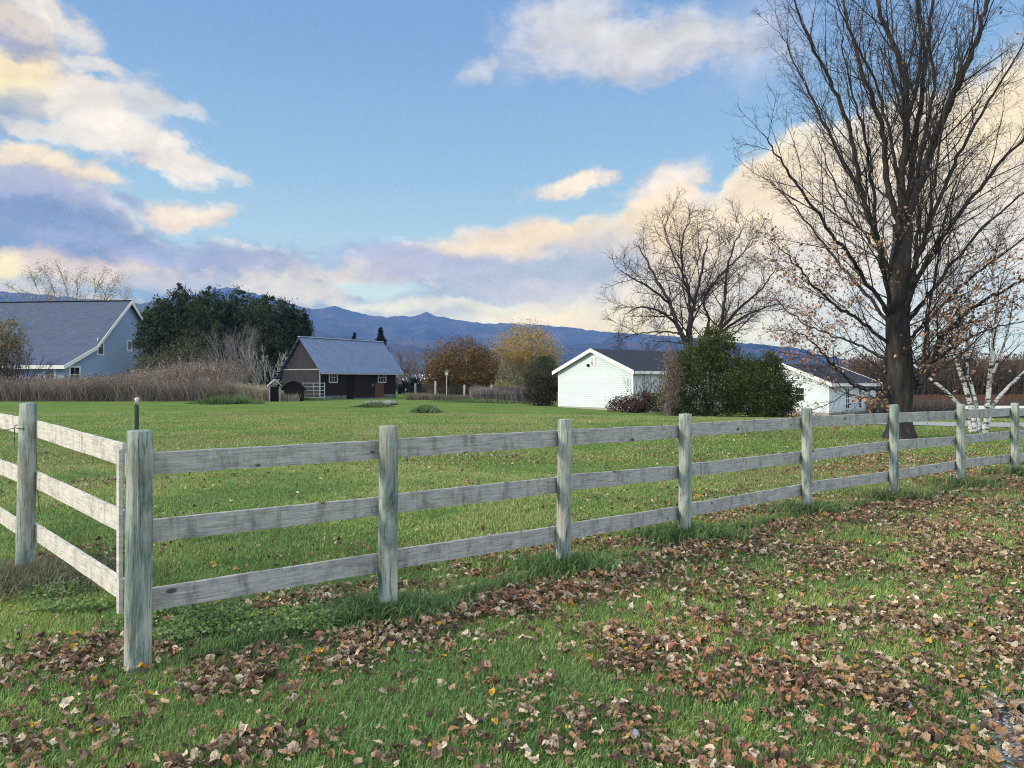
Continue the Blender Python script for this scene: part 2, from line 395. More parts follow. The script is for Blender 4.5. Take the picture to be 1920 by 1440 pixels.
def post_material():
    m, nt, b = mat_base("treated_post_wood"); N = nt.nodes; L = nt.links
    tc = N.new('ShaderNodeTexCoord'); oi = N.new('ShaderNodeObjectInfo')
    add = N.new('ShaderNodeVectorMath'); add.operation = 'ADD'; L.new(tc.outputs['Object'], add.inputs[0])
    sc = N.new('ShaderNodeVectorMath'); sc.operation = 'SCALE'; sc.inputs[0].default_value = (13, 29, 41); L.new(oi.outputs['Random'], sc.inputs['Scale']); L.new(sc.outputs[0], add.inputs[1])
    def nz(stretch, scale, det, rgh=.6, dist=0):
        mp = N.new('ShaderNodeMapping'); L.new(add.outputs[0], mp.inputs[0]); mp.inputs['Scale'].default_value = stretch
        n = N.new('ShaderNodeTexNoise'); L.new(mp.outputs[0], n.inputs['Vector']); n.inputs['Scale'].default_value = scale
        n.inputs['Detail'].default_value = det; n.inputs['Roughness'].default_value = rgh; n.inputs['Distortion'].default_value = dist
        return n.outputs['Fac']
    def ramp(v, st):
        r = N.new('ShaderNodeValToRGB'); L.new(v, r.inputs[0]); c = r.color_ramp
        c.elements[0].position = st[0][0]; c.elements[0].color = (*st[0][1], 1); c.elements[1].position = st[-1][0]; c.elements[1].color = (*st[-1][1], 1)
        for p, q in st[1:-1]: e = c.elements.new(p); e.color = (*q, 1)
        return r.outputs[0]
    def mix(f, a, c, mode='MIX'):
        n = N.new('ShaderNodeMix'); n.data_type = 'RGBA'; n.blend_type = mode
        if isinstance(f, float): n.inputs[0].default_value = f
        else: L.new(f, n.inputs[0])
        for i, v in ((6, a), (7, c)):
            if isinstance(v, tuple): n.inputs[i].default_value = (*v, 1)
            else: L.new(v, n.inputs[i])
        return n.outputs[2]
    base = ramp(nz((1, 1, .22), 9, 7, .65, .5), [(.32, (.075, .11, .10)), (.43, (.20, .26, .24)), (.54, (.36, .41, .37)), (.66, (.50, .51, .46))])
    gl = nz((6, 6, .35), 14, 6, .7, .8)
    base = mix(.9, base, ramp(gl, [(.36, (.16, .17, .17)), (.48, (1, 1, 1))]), 'MULTIPLY')
    base = mix(ramp(nz((1, 1, .8), 3.5, 7, .7), [(.48, (0, 0, 0)), (.68, (.65,) * 3)]), base, (.27, .235, .19))
    base = mix(ramp(nz((1, 1, .6), 7, 5, .7), [(.62, (0, 0, 0)), (.74, (.8,) * 3)]), base, (.05, .055, .05))
    L.new(base, b.inputs['Base Color']); b.inputs['Roughness'].default_value = .85
    bp = N.new('ShaderNodeBump'); L.new(gl, bp.inputs['Height']); bp.inputs['Strength'].default_value = .8; bp.inputs['Distance'].default_value = .006
    L.new(bp.outputs[0], b.inputs['Normal'])
    return m

def siding(name, c, pitch=.13, rough=.55, shade=.8):
    """lap boards: a saw-tooth bump and a thin darker joint under each board"""
    m, nt, b = mat_base(name); N = nt.nodes; L = nt.links
    tc = N.new('ShaderNodeTexCoord'); sp = N.new('ShaderNodeSeparateXYZ'); L.new(tc.outputs['Object'], sp.inputs[0])
    d = N.new('ShaderNodeMath'); d.operation = 'DIVIDE'; L.new(sp.outputs[2], d.inputs[0]); d.inputs[1].default_value = pitch
    fr = N.new('ShaderNodeMath'); fr.operation = 'FRACT'; L.new(d.outputs[0], fr.inputs[0])
    r = N.new('ShaderNodeValToRGB'); L.new(fr.outputs[0], r.inputs[0]); r.color_ramp.elements[0].color = tuple(x * .66 for x in c) + (1,); r.color_ramp.elements[0].position = .0
    r.color_ramp.elements[1].position = .14; r.color_ramp.elements[1].color = (*c, 1)
    n = N.new('ShaderNodeTexNoise'); L.new(tc.outputs['Object'], n.inputs['Vector']); n.inputs['Scale'].default_value = 1.2; n.inputs['Detail'].default_value = 5
    r2 = N.new('ShaderNodeValToRGB'); L.new(n.outputs['Fac'], r2.inputs[0]); r2.color_ramp.elements[0].color = (shade, shade, shade, 1); r2.color_ramp.elements[1].color = (1, 1, 1, 1); r2.color_ramp.elements[0].position = .3; r2.color_ramp.elements[1].position = .65
    mx = N.new('ShaderNodeMix'); mx.data_type = 'RGBA'; mx.blend_type = 'MULTIPLY'; mx.inputs[0].default_value = 1; L.new(r.outputs[0], mx.inputs[6]); L.new(r2.outputs[0], mx.inputs[7])
    L.new(mx.outputs[2], b.inputs['Base Color']); b.inputs['Roughness'].default_value = rough
    bp = N.new('ShaderNodeBump'); bp.invert = True; L.new(fr.outputs[0], bp.inputs['Height']); bp.inputs['Strength'].default_value = .6; bp.inputs['Distance'].default_value = .02; L.new(bp.outputs[0], b.inputs['Normal'])
    return m

M_RAIL = rail_material("weathered_rail_wood", (.56, .55, .53), (.40, .40, .395), (.22, .22, .215))
M_RAILLIT = rail_material("sunlit_rail_wood", (.76, .74, .69), (.62, .60, .56), (.38, .37, .34), stain=.35)  # paler copy of the rail wood, sunlight on the left run painted in
M_POST = post_material()
M_LEAF = leafy("fallen_leaf", .75, .12, .15)
M_GRASS = leafy("grass_blade", .5, .35, .3)
M_FOL = leafy("foliage", .7, .25, .12)
M_BARK = noisy("maple_bark", [(.3, (.014, .013, .014)), (.5, (.038, .034, .034)), (.7, (.080, .072, .068))], 4, (1.5, 1.5, .35), 9, bump=1.0, bscale=9, bdist=.05)
M_TWIG = noisy("twig_bark", [(.3, (.030, .025, .027)), (.7, (.070, .057, .056))], 3)
M_GREYTWIG = noisy("grey_twig_bark", [(.3, (.12, .11, .115)), (.7, (.27, .25, .25))], 3)
M_PALEBARK = noisy("pale_dead_bark", [(.3, (.25, .24, .24)), (.7, (.48, .46, .44))], 3)
M_WHITE = simple("white_trim_paint", (.80, .81, .80), .5)
M_GLASS = simple("dark_window_glass", (.015, .02, .03), .08, .6)
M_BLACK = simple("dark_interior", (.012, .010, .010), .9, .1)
M_WIRE = simple("rusty_wire", (.08, .07, .06), .6, .4)
M_GALV = simple("galvanised_steel", (.45, .47, .49), .45, .5, .6)

# ------------------------------------------------------------------ ground, far fields, hills, driveway
def lawn_material():
    m, nt, b = mat_base("lawn"); N = nt.nodes; L = nt.links
    tc = N.new('ShaderNodeTexCoord')
    def nz(scale, det, rgh=.6, stretch=(1, 1, 1)):
        mp = N.new('ShaderNodeMapping'); L.new(tc.outputs['Object'], mp.inputs[0]); mp.inputs['Scale'].default_value = stretch
        n = N.new('ShaderNodeTexNoise'); L.new(mp.outputs[0], n.inputs['Vector']); n.inputs['Scale'].default_value = scale
        n.inputs['Detail'].default_value = det; n.inputs['Roughness'].default_value = rgh; return n.outputs['Fac']
    def ramp(v, st):
        r = N.new('ShaderNodeValToRGB'); L.new(v, r.inputs[0]); c = r.color_ramp
        c.elements[0].position = st[0][0]; c.elements[0].color = (*st[0][1], 1); c.elements[1].position = st[-1][0]; c.elements[1].color = (*st[-1][1], 1)
        for p, q in st[1:-1]: e = c.elements.new(p); e.color = (*q, 1)
        return r.outputs[0]
    def mix(f, a, c):
        n = N.new('ShaderNodeMix'); n.data_type = 'RGBA'; L.new(f, n.inputs[0])
        for i, v in ((6, a), (7, c)):
            if isinstance(v, tuple): n.inputs[i].default_value = (*v, 1)
            else: L.new(v, n.inputs[i])
        return n.outputs[2]
    a = ramp(nz(.35, 8, .7), [(.30, (.10, .175, .045)), (.5, (.16, .245, .06)), (.70, (.22, .28, .085))])
    fine = ramp(nz(9, 8, .8), [(.35, (.35, .4, .3)), (.6, (1, 1, 1))])
    n = N.new('ShaderNodeMix'); n.data_type = 'RGBA'; n.blend_type = 'MULTIPLY'; n.inputs[0].default_value = .8; L.new(a, n.inputs[6]); L.new(fine, n.inputs[7]); a = n.outputs[2]
    a = mix(ramp(nz(.16, 9, .72, (1, .6, 1)), [(.54, (0, 0, 0)), (.70, (.75,) * 3)]), a, (.20, .17, .085))     # worn, dry patches
    geo = N.new('ShaderNodeNewGeometry'); sp = N.new('ShaderNodeSeparateXYZ'); L.new(geo.outputs['Position'], sp.inputs[0])
    mr = N.new('ShaderNodeMapRange'); L.new(sp.outputs[1], mr.inputs[0]); mr.inputs[1].default_value = 110; mr.inputs[2].default_value = 200
    a = mix(mr.outputs[0], a, ramp(nz(.02, 4), [(.4, (.10, .12, .05)), (.6, (.16, .13, .08))]))               # fields beyond the houses
    L.new(a, b.inputs['Base Color']); b.inputs['Roughness'].default_value = .95; b.inputs['Specular IOR Level'].default_value = .05
    bp = N.new('ShaderNodeBump'); L.new(nz(14, 6, .8), bp.inputs['Height']); bp.inputs['Strength'].default_value = 1; bp.inputs['Distance'].default_value = .05; L.new(bp.outputs[0], b.inputs['Normal'])
    return m
def grid_sheet(name, xs, ys, zf, mat, kind='structure'):
    X, Y = np.meshgrid(xs, ys); Z = zf(X, Y); V = np.stack([X, Y, Z], -1).reshape(-1, 3)
    n, m = len(xs), len(ys); i = np.arange(m - 1)[:, None] * n + np.arange(n - 1)[None]
    Fq = np.stack([i, i + 1, i + 1 + n, i + n], -1).reshape(-1)
    o = np_mesh(name, V, Fq, 4, mat, smooth=True); tag(o, kind=kind); return o
u = np.linspace(-1, 1, 260); xs = 4.0 * np.sinh(u * 8.3); xs = xs * (5400 / xs[-1])
v = np.linspace(-.62, 1, 240); ys = 4.0 * np.sinh(v * 8.3); ys = ys * (5000 / ys[-1])
grid_sheet('ground', xs, ys, lambda X, Y: ground(X, Y), lawn_material())

def drive_mat():
    return noisy("gravel_drive", [(.3, (.20, .21, .23)), (.5, (.33, .34, .36)), (.7, (.45, .46, .48))], 6, (1, 1, 1), 10, bump=.5, rough=.95)
M_DRIVE = drive_mat()
cl = [(42, 22.5, 3.0), (34, 24.5, 3.0), (26, 26.6, 3.0), (20, 28.2, 2.7), (16, 29.6, 2.1), (13.4, 30.6, 1.3), (11.8, 31.2, .45)]
V = []; Fc = []
for i, (x, y, w) in enumerate(cl):
    for s in (-1, -.5, 0, .5, 1):
        V.append((x + s * w * .18, y + s * w, float(ground(x, y + s * w)) + .03))
for i in range(len(cl) - 1):
    for k in range(4): a = i * 5 + k; Fc += [a, a + 5, a + 6, a + 1]
tag(np_mesh('driveway', V, Fc, 4, M_DRIVE), kind='structure')

def hills():
    ridge_far = [(-1400, 600), (-700, 560), (-200, 552), (0, 549), (60, 551), (180, 562), (260, 568), (330, 560), (400, 543), (440, 540), (500, 556), (560, 573), (590, 580), (630, 576),
                 (680, 589), (730, 596), (800, 587), (850, 600), (900, 606), (950, 606), (1000, 608), (1060, 613), (1130, 622), (1200, 626), (1300, 633), (1400, 645),
                 (1500, 664), (1600, 676), (1700, 684), (1920, 692), (2600, 700), (3400, 706)]
    ridge_near = [(-1400, 640), (-400, 600), (0, 575), (100, 572), (200, 580), (330, 596), (520, 610), (700, 640), (800, 652), (900, 660), (1000, 650), (1100, 645), (1180, 640), (1300, 642), (1380, 648), (1420, 644), (1480, 650),
                  (1550, 668), (1640, 682), (1800, 690), (1920, 694), (2600, 700), (3400, 706)]
    def prof(r, R):
        a = np.array([math.atan((x - 960) / F) for x, y in r]); h = np.array([(HY - y) / F * math.cos(math.atan((x - 960) / F)) * R for x, y in r]); return a, h
    az = np.linspace(-.98, .98, 900); rr = np.concatenate([np.linspace(1500, 2400, 30), np.linspace(2450, 4980, 140)])
    A, R = np.meshgrid(az, rr); X = R * np.sin(A); Y = R * np.cos(A)
    sp = fbm(X / 420, Y / 420, 5); rg = 1 - np.abs(2 * fbm(X / 700 + 9, Y / 900, 4) - 1)
    fa, fh = prof(ridge_far, 4400); na, nh = prof(ridge_near, 3000)
    Hf = np.interp(A, fa, fh) * (1 + .05 * (fbm(A * 90, A * 0, 4) - .5)) + H; Hn = np.interp(A, na, nh) * (1 + .10 * (fbm(A * 60 + 5, A * 0, 4) - .5)) + H
    def slope(R0, w): return np.clip(1 - np.abs(R - R0) / w, 0, 1) ** .9
    rise_f = sst(R, 2700, 4400) * (R <= 4400) + (R > 4400) * (1 - .55 * sst(R, 4400, 5300))
    fold = .62 + .75 * (rg * .6 + sp * .4) - .35
    near_peak = np.exp(-((R - 4400) / 260.) ** 2)
    Zf = Hf * rise_f * (near_peak + (1 - near_peak) * np.clip(fold, .35, .97))
    rise_n = sst(R, 1700, 3000) * (R <= 3000) + (R > 3000) * (1 - sst(R, 3000, 3900))
    pk = np.exp(-((R - 3000) / 180.) ** 2)
    Zn = Hn * rise_n * (pk + (1 - pk) * np.clip(fold, .3, .97))
    Z = np.maximum(Zf, Zn) + 7 * (fbm(X / 28, Y / 28, 3) - .5) * sst(np.maximum(Zf, Zn), 5, 60) - 1.0
    V = np.stack([X, Y, Z], -1).reshape(-1, 3); n = len(az); m = len(rr)
    i = np.arange(m - 1)[:, None] * n + np.arange(n - 1)[None]
    Fq = np.stack([i, i + 1, i + 1 + n, i + n], -1).reshape(-1)
    mt = noisy("forested_hill", [(.35, (.012, .018, .014)), (.5, (.030, .030, .024)), (.65, (.075, .050, .042))], .006, (1, 1, 2), 12, rough=1, spec=0, bump=1.0, bscale=.03, bdist=25)
    tag(np_mesh('hills', V, Fq, 4, mt, smooth=True), kind='structure')
hills()

# haze: the blue air between here and the hills
M_HAZE = bpy.data.materials.new("blue_haze"); M_HAZE.use_nodes = True
_nt = M_HAZE.node_tree; _nt.nodes.remove(_nt.nodes['Principled BSDF'])
_v = _nt.nodes.new('ShaderNodeVolumePrincipled'); _v.inputs['Color'].default_value = (.14, .30, .82, 1); _v.inputs['Absorption Color'].default_value = (1, 1, 1, 1)
_v.inputs['Density'].default_value = 1.9e-4; _v.inputs['Anisotropy'].default_value = 0.0
_nt.links.new(_v.outputs[0], _nt.nodes['Material Output'].inputs['Volume'])
hz = MB().box(-5600, 5600, -600, 5150, -2.4, 590).build('haze', M_HAZE); tag(hz, kind='stuff')

# ------------------------------------------------------------------ the board fences
POST = [(258, 4.26), (727, 5.24), (1056, 6.48), (1284, 7.74), (1513, 9.3), (1676, 10.4), (1801, 11.7), (1903, 13.1)]
TOPY = [805, 797, 785, 775, 765, 758, 757, 755]
PX = [Vector(((p - 960) / F * y, y, 0)) for p, y in POST]
PTOP = [H - (t - HY) * y / F for t, (p, y) in zip(TOPY, POST)]
_d = (PX[7] - PX[6]).normalized()
PX.append(PX[7] + _d * 2.3); PTOP.append(1.31)
PX.append(PX[8] + _d * 2.3); PTOP.append(1.30)
# left run, going away from the corner post
LX = [PX[0], Vector(((46 - 960) / F * 6.2, 6.2, 0))]
_l = (LX[1] - LX[0]).normalized(); LX.append(LX[1] + _l * 2.5); LTOP = [None, H - (757 - HY) * 6.2 / F, 1.35]
rnd = random.Random(3)
def make_post(h, r0, r1, parent, loc, seed, lean=(0, 0), crack=None):
    n, m = 40, 26; R = np.random.default_rng(seed); V = []
    zz = [-.35 + (h + .35) * i / (m - 1) for i in range(m)]; ph = R.random(4) * 6.28
    for i, z in enumerate(zz):
        t = (z + .35) / (h + .35)
        for k in range(n):
            a = 2 * math.pi * k / n
            r = r0 + (r1 - r0) * t + .0022 * math.sin(2 * a + ph[0] + t * 2) + .0016 * math.sin(3 * a + ph[1]) + .0016 * float(vnoise(a * 4 + 60 + seed, z * 3 + 9)) - .0008
            if crack is not None:
                da = (a - crack - .10 * math.sin(z * 3) + math.pi) % (2 * math.pi) - math.pi
                r -= .012 * math.exp(-(da / .07) ** 2) * min(1, (1.15 if z > .1 else max(0, z * 8)))
            V.append((r * math.cos(a) + lean[0] * z, r * math.sin(a) + lean[1] * z, z))
    Fs = []; lt = []
    for i in range(m - 1):
        for k in range(n): Fs += [i * n + k, i * n + (k + 1) % n, (i + 1) * n + (k + 1) % n, (i + 1) * n + k]; lt.append(4)
    b = (m - 1) * n; c = len(V)   # slightly bevelled, domed top
    for k in range(n): x, y, z = V[b + k]; V.append(((x - lean[0] * z) * .93 + lean[0] * z, (y - lean[1] * z) * .93 + lean[1] * z, z + .006))
    for k in range(n): Fs += [b + k, b + (k + 1) % n, c + (k + 1) % n, c + k]; lt.append(4)
    V.append((lean[0] * h, lean[1] * h, h + .012)); e = len(V) - 1
    for k in range(n): Fs += [c + k, c + (k + 1) % n, e]; lt.append(3)
    o = np_mesh('post', V, Fs, lt, M_POST, parent, smooth=True); o.location = loc
    me = o.data; me.polygons.foreach_get
    return o
def make_rail(p0, z0, p1, z1, hgt, back, mat, parent, origin, seed):
    """board from p0 to p1 (XY) with top edges z0, z1; built along its own X so the grain runs with it"""
    a = Vector((p0.x, p0.y, z0 - hgt / 2)); b = Vector((p1.x, p1.y, z1 - hgt / 2)); L_ = (b - a).length
    n = max(8, int(L_ / .06)); R = np.random.default_rng(seed); V = []; th = .022
    o1, o2 = R.random(2) * 50
    bow = (R.random() - .5) * .006
    for i in range(n + 1):
        t = i / n; x = t * L_
        e1 = .0075 * (float(fbm(x * 3 + o1, 1.5, 3)) - .5); e2 = .0075 * (float(fbm(x * 3 + o2, 7.5, 3)) - .5); w = bow * math.sin(math.pi * t)
        for (y, z) in ((-th / 2, -hgt / 2 + e1), (-th / 2, hgt / 2 + e2 - .004), (-th / 2 + .004, hgt / 2 + e2), (th / 2, hgt / 2 + e2), (th / 2, -hgt / 2 + e1)):
            V.append((x, y + w, z))
    Fs = []; lt = []
    for i in range(n):
        for k in range(5): Fs += [i * 5 + k, i * 5 + (k + 1) % 5, (i + 1) * 5 + (k + 1) % 5, (i + 1) * 5 + k]; lt.append(4)
    Fs += [4, 3, 2, 1, 0]; lt.append(5); e = n * 5; Fs += [e, e + 1, e + 2, e + 3, e + 4]; lt.append(5)
    o = np_mesh('rail', V, Fs, lt, mat, parent)
    x = (b - a).normalized(); y = Vector((0, 0, 1)).cross(x).normalized()
    if y.dot(back) < 0: y = -y; 
    z = x.cross(y)
    o.matrix_local = Matrix.Translation(a - origin) @ Matrix((x, y, z)).transposed().to_4x4()
    return o
def zline(p0, p1, meas):
    """heights at p0 and p1 of an edge that passes the measured photo points ((col,row),(col,row))"""
    out = []
    for (cx, ry) in meas:
        s = (cx - 960) / F                  # X = s*Y on the sight line
        d = p1 - p0; t = (s * p0.y - p0.x) / (d.x - s * d.y); q = p0 + d * t
        out.append((t, H - (ry - HY) * q.y / F))
    (t0, a), (t1, b) = out; k = (b - a) / (t1 - t0)
    return a - k * t0, a + k * (1 - t0)
MEAS = [  # for each bay: left column, three top edges there, right column, three top edges there
    (285, (848, 974, 1102), 712, (825.5, 931, 1037)),
    (746, (822, 925, 1029), 1043, (807, 894.6, 986)),
    (1071, (805, 889.5, 980.6), 1272.5, (796.5, 873, 949)),
    (1297, (793.5, 869, 942.6), 1502.8, (782.5, 846, 908)),
    (1523, (780, 842.7, 902.6), 1669, (774.4, 826.4, 883)),
    (1687, (773.7, 824.7, 879.6), 1791.8, (770, 818, 864)),
    (1812, (768, 815, 860), 1897.7, (765, 807.3, 851.6))]
root = thing('board_fence', 'long grey three-board fence with greenish round posts, from the corner post to the right edge', 'fence', PX[0])
crk = {0: -1.75}
for i, p in enumerate(PX):
    r1 = [.0655, .0625, .058, .062, .061, .060, .060, .062, .06, .06][i]
    make_post(PTOP[i] - .012, r1 + .003, r1, root, p - PX[0], 10 + i, lean=((.010, 0), (.004, 0), (.012, .004), (.006, 0), (-.004, 0), (.005, 0), (.003, 0), (.002, 0), (0, 0), (0, 0))[i], crack=[-1.45, None, -2.0, None, -1.2, None, None, None, None, None][i])
for i in range(len(PX) - 1):
    d = (PX[i + 1] - PX[i]).normalized(); back = Vector((-d.y, d.x, 0))
    if back.y < 0: back = -back
    off = back * .074; a = PX[i] + off; b = PX[i + 1] + off
    for k in range(3):
        if i < len(MEAS):
            c0, t0, c1, t1 = MEAS[i]; z0, z1 = zline(a, b, ((c0, t0[k]), (c1, t1[k])))
        else:
            z0 = z1 = (1.13, .74, .33)[k]
        make_rail(a - d * (.045 if i == 0 else -.002), z0, b - d * .002, z1, .134 if i else .128, back, M_RAIL, root, PX[0], 100 + i * 3 + k)

root2 = thing('board_fence', 'short sunlit whitish three-board fence run going back from the corner post to the left edge', 'fence', LX[1])
make_post(LTOP[1], .066, .063, root2, Vector((0, 0, 0)), 41, lean=(.022, 0)); make_post(LTOP[2], .063, .060, root2, LX[2] - LX[1], 42)
LM = [(226, (829.5, 955, 1081.5), 67, (787.5, 882.7, 981)), (30, (777, 872, 967.5), 0, (768, 861, 946))]
for i in range(2):
    d = (LX[i + 1] - LX[i]).normalized(); back = Vector((d.y, -d.x, 0))
    if back.dot(Vector((1, 0, 0))) < 0: back = -back
    off = back * .078; a = LX[i] + off; b = LX[i + 1] + off
    if i == 0:
        s = (233 - 960) / F; dd = b - a; t = (s * a.y - a.x) / (dd.x - s * dd.y); a2 = a + dd * t
    for k in range(3):
        c0, t0, c1, t1 = LM[i]; z0, z1 = zline(a, b, ((c0, t0[k]), (c1, t1[k])))
        if i == 1: z1 = z0 + (z1 - z0) * .35
        if i == 0: z0 = z0 + (z1 - z0) * t; make_rail(a2, z0, b, z1, .138, back, M_RAILLIT, root2, LX[1], 200 + k)
        else: make_rail(a, z0, b, z1, .138, back, M_RAILLIT, root2, LX[1], 203 + k)
    if i == 0:  # upright board that closes the rail ends beside the corner post
        q = a2 - back * .026 - (b - a).normalized() * .0 
        bt = MB().box(-.022, .022, -.012, .012, .20, 1.192).build('end_board', M_RAILLIT, root2, bevel=.002)
        bt.location = q - LX[1]; bt.rotation_euler = (0, 0, math.atan2(d.y, d.x))
# strand of old wire twisted round the left post
w = MB(); r = .070; zz = 1.235
w.tube([(r * math.cos(a), r * math.sin(a), zz + .012 * math.sin(a * 1.3)) for a in np.linspace(-3.4, .6, 22)], [.0035] * 22, 6)
w.tube([(-.068, -.015, zz), (-.069, -.022, zz - .07), (-.066, -.02, zz - .14)], [.0035] * 3, 6)
w.tube([(-.066, -.02, zz - .01), (-.30, .02, zz - .06), (-.7, .3, zz - .12)], [.0035] * 3, 6)
w.tube([(.06, .03, .95), (.10, .04, .85), (.075, .05, .7), (.09, .05, .55), (.05, .03, .45)], [.003] * 5, 6)
tag(w.build('wire', M_WIRE), 'rusty strand of wire twisted round the top of the left fence post', 'wire'); bpy.data.objects['wire'].location = LX[1]
# green steel stake with a grey insulator behind the corner post
st = thing('steel_stake', 'dark green steel stake with pale insulator standing behind the corner fence post', 'stake', ((257 - 960) / F * 4.55, 4.55, 0))
s_ = MB().box(-.003, .003, -.016, .016, -.3, 1.475); s_.box(-.014, -.0031, -.003, .003, -.3, 1.475)
s_.build('stake_bar', simple("green_stake_paint", (.012, .055, .040), .4, .5), st)
for zc in (.6, .9, 1.2): pass
MB().tube([(0, 0, 1.455), (0, 0, 1.468), (0, 0, 1.482), (0, 0, 1.496), (0, 0, 1.506)], [.009, .015, .010, .015, .006], 12).build('insulator', M_GALV, st, smooth=True)

# ------------------------------------------------------------------ buildings
def roof_slab(mb, x0, x1, ya, za, yb, zb, t=.09):
    """sloping slab between an eave line (ya,za) and a ridge line (yb,zb), extruded along x"""
    mb.prism([(ya, za), (yb, zb), (yb, zb + t), (ya, za + t)], x0, x1, 'x')
def dir_root(name, label, cat, c, e, z0):
    """thing at corner c with its long wall along local +X towards e; local +Y points away from camera side"""
    a = math.atan2(e[1] - c[1], e[0] - c[0]); return thing(name, label, cat, (c[0], c[1], z0), a)
M_SHINGLE = noisy("dark_shingles", [(.35, (.018, .022, .034)), (.65, (.045, .052, .075))], 3, (1, 4, 4), 8, bump=.4, rough=.9)
def window(root, name, x, z, w, h, face, wallpos, frame=.06, sash=1, mull=0, mat=M_WHITE, proud=.03, out=-1, label=None):
    """a framed window; face 'y' lies in the long wall, 'x' in a gable wall. out = which side faces outdoors"""
    f = MB(); g = MB()
    def bx(m, a0, a1, b0, b1, d0, d1):
        lo, hi = sorted((wallpos + out * d0, wallpos + out * d1))
        if face == 'y': m.box(a0, a1, lo, hi, b0, b1)
        else: m.box(lo, hi, a0, a1, b0, b1)
    bx(f, x - w / 2 - frame, x - w / 2, z - frame, z + h + frame, -.01, proud); bx(f, x + w / 2, x + w / 2 + frame, z - frame, z + h + frame, -.01, proud)
    bx(f, x - w / 2, x + w / 2, z - frame, z, -.01, proud); bx(f, x - w / 2, x + w / 2, z + h, z + h + frame, -.01, proud)
    for k in range(1, sash + 1):
        if sash > 0 and k <= sash - 0 and sash >= 1:
            zz_ = z + h * k / (sash + 1); bx(f, x - w / 2, x + w / 2, zz_ - .02, zz_ + .02, .004, proud - .004)
    for k in range(1, mull + 1):
        xx = x - w / 2 + w * k / (mull + 1); bx(f, xx - .016, xx + .016, z, z + h, .004, proud - .008)
    bx(g, x - w / 2 + .001, x + w / 2 - .001, z + .001, z + h - .001, -.005, .004)
    fo = f.build(name, mat, root); go = g.build('pane', M_GLASS, fo); return fo

def gable_building(name, label, c, e, W, wall_h, rise, base, wall_m, roof_m, over=.35, rake=.3, trim=M_WHITE, found=True):
    Lx = math.dist(c, e); root = dir_root(name, label, 'building', c, e, base)
    # walls with gable ends (local x along the long wall, y from the near long wall to the far one)
    w = MB(); w.prism([(0, -.8), (W, -.8), (W, wall_h), (W / 2, wall_h + rise), (0, wall_h)], 0, Lx, 'x'); w.build('wall', wall_m, root)
    if found: MB().prism([(-.015, -.79), (W + .015, -.79), (W + .015, .18), (-.015, .18)], -.015, Lx + .015, 'x').build('foundation', simple("concrete_footing", (.33, .33, .32)), root)
    s = rise / (W / 2); r = MB()
    roof_slab(r, -rake, Lx + rake, -over, wall_h - over * s + .02, W / 2, wall_h + rise + .02); roof_slab(r, -rake, Lx + rake, W + over, wall_h - over * s + .02, W / 2, wall_h + rise + .02)
    ro = r.build('roof', roof_m, root)
    t = MB()
    for xx in (-rake - .025, Lx + rake + .001):
        for (ya, yb) in ((-over, W / 2), (W + over, W / 2)):
            t.prism([(ya, wall_h - over * s - .12), (yb, wall_h + rise - .12), (yb, wall_h + rise + .14), (ya, wall_h - over * s + .14)], xx, xx + .024, 'x')
    t.box(-rake, Lx + rake, -over - .03, -over - .002, wall_h - over * s - .10, wall_h - over * s + .10)
    t.build('fascia', trim, root)
    for (xx, yy) in ((0, 0), (Lx, 0), (0, W)):
        MB().box(xx - .02 if xx == 0 else xx - .08, xx + .08 if xx == 0 else xx + .02, yy - .02 if yy == 0 else yy - .08, yy + .08 if yy == 0 else yy + .02, .185, wall_h - .02).build('corner_trim', trim, root)
    return root, Lx

# white garage in the middle
M_SIDW = siding("white_lap_siding", (.62, .71, .77), shade=.93)
g1c, g1e = (7.87, 50.0), (15.1, 55.4); g1b = -.37
g1, L1 = gable_building('garage', 'white clapboard garage with plain gable wall and dark roof behind the leafless bush', g1c, g1e, 7.5, 2.68, 1.42, g1b, M_SIDW, M_SHINGLE)
gv = MB().box(-.05, -.0, 3.75 - .22, 3.75 + .22, 3.05, 3.62); gv.build('gable_vent', M_WHITE, g1)
sl = MB()
for k in range(6): sl.box(-.055, -.045, 3.75 + .02, 3.75 + .19, 3.1 + k * .08, 3.14 + k * .08)
sl.build('vent_slats', M_BLACK, g1)
MB().tube([(-.12, 3.98 + .27, 3.08), (-.0, 3.98 + .27, 3.08)], [.10, .10], 12).build('gable_lamp', M_BLACK, g1)
window(g1, 'window', 4.6, .95, 1.0, 1.1, 'y', 0, sash=1)
# white outbuilding on the right
g2c, g2e = (20.6, 50.0), (25.5, 54.0); g2b = -.62
M_SIDW2 = siding("pale_blue_white_siding", (.64, .74, .82), .12, shade=.94)
g2, L2 = gable_building('outbuilding', 'small white clapboard outbuilding with two narrow windows, left of the big maple trunk', g2c, g2e, 6.3, 2.12, 1.2, g2b, M_SIDW2, M_SHINGLE)
window(g2, 'window', 2.4, .42, .42, 1.32, 'y', 0, sash=3, mull=1, frame=.13); window(g2, 'window', 4.1, .42, .42, 1.32, 'y', 0, sash=3, mull=1, frame=.13)
window(g2, 'window', 2.05, .95, .62, .82, 'x', 0, sash=1, frame=.05)

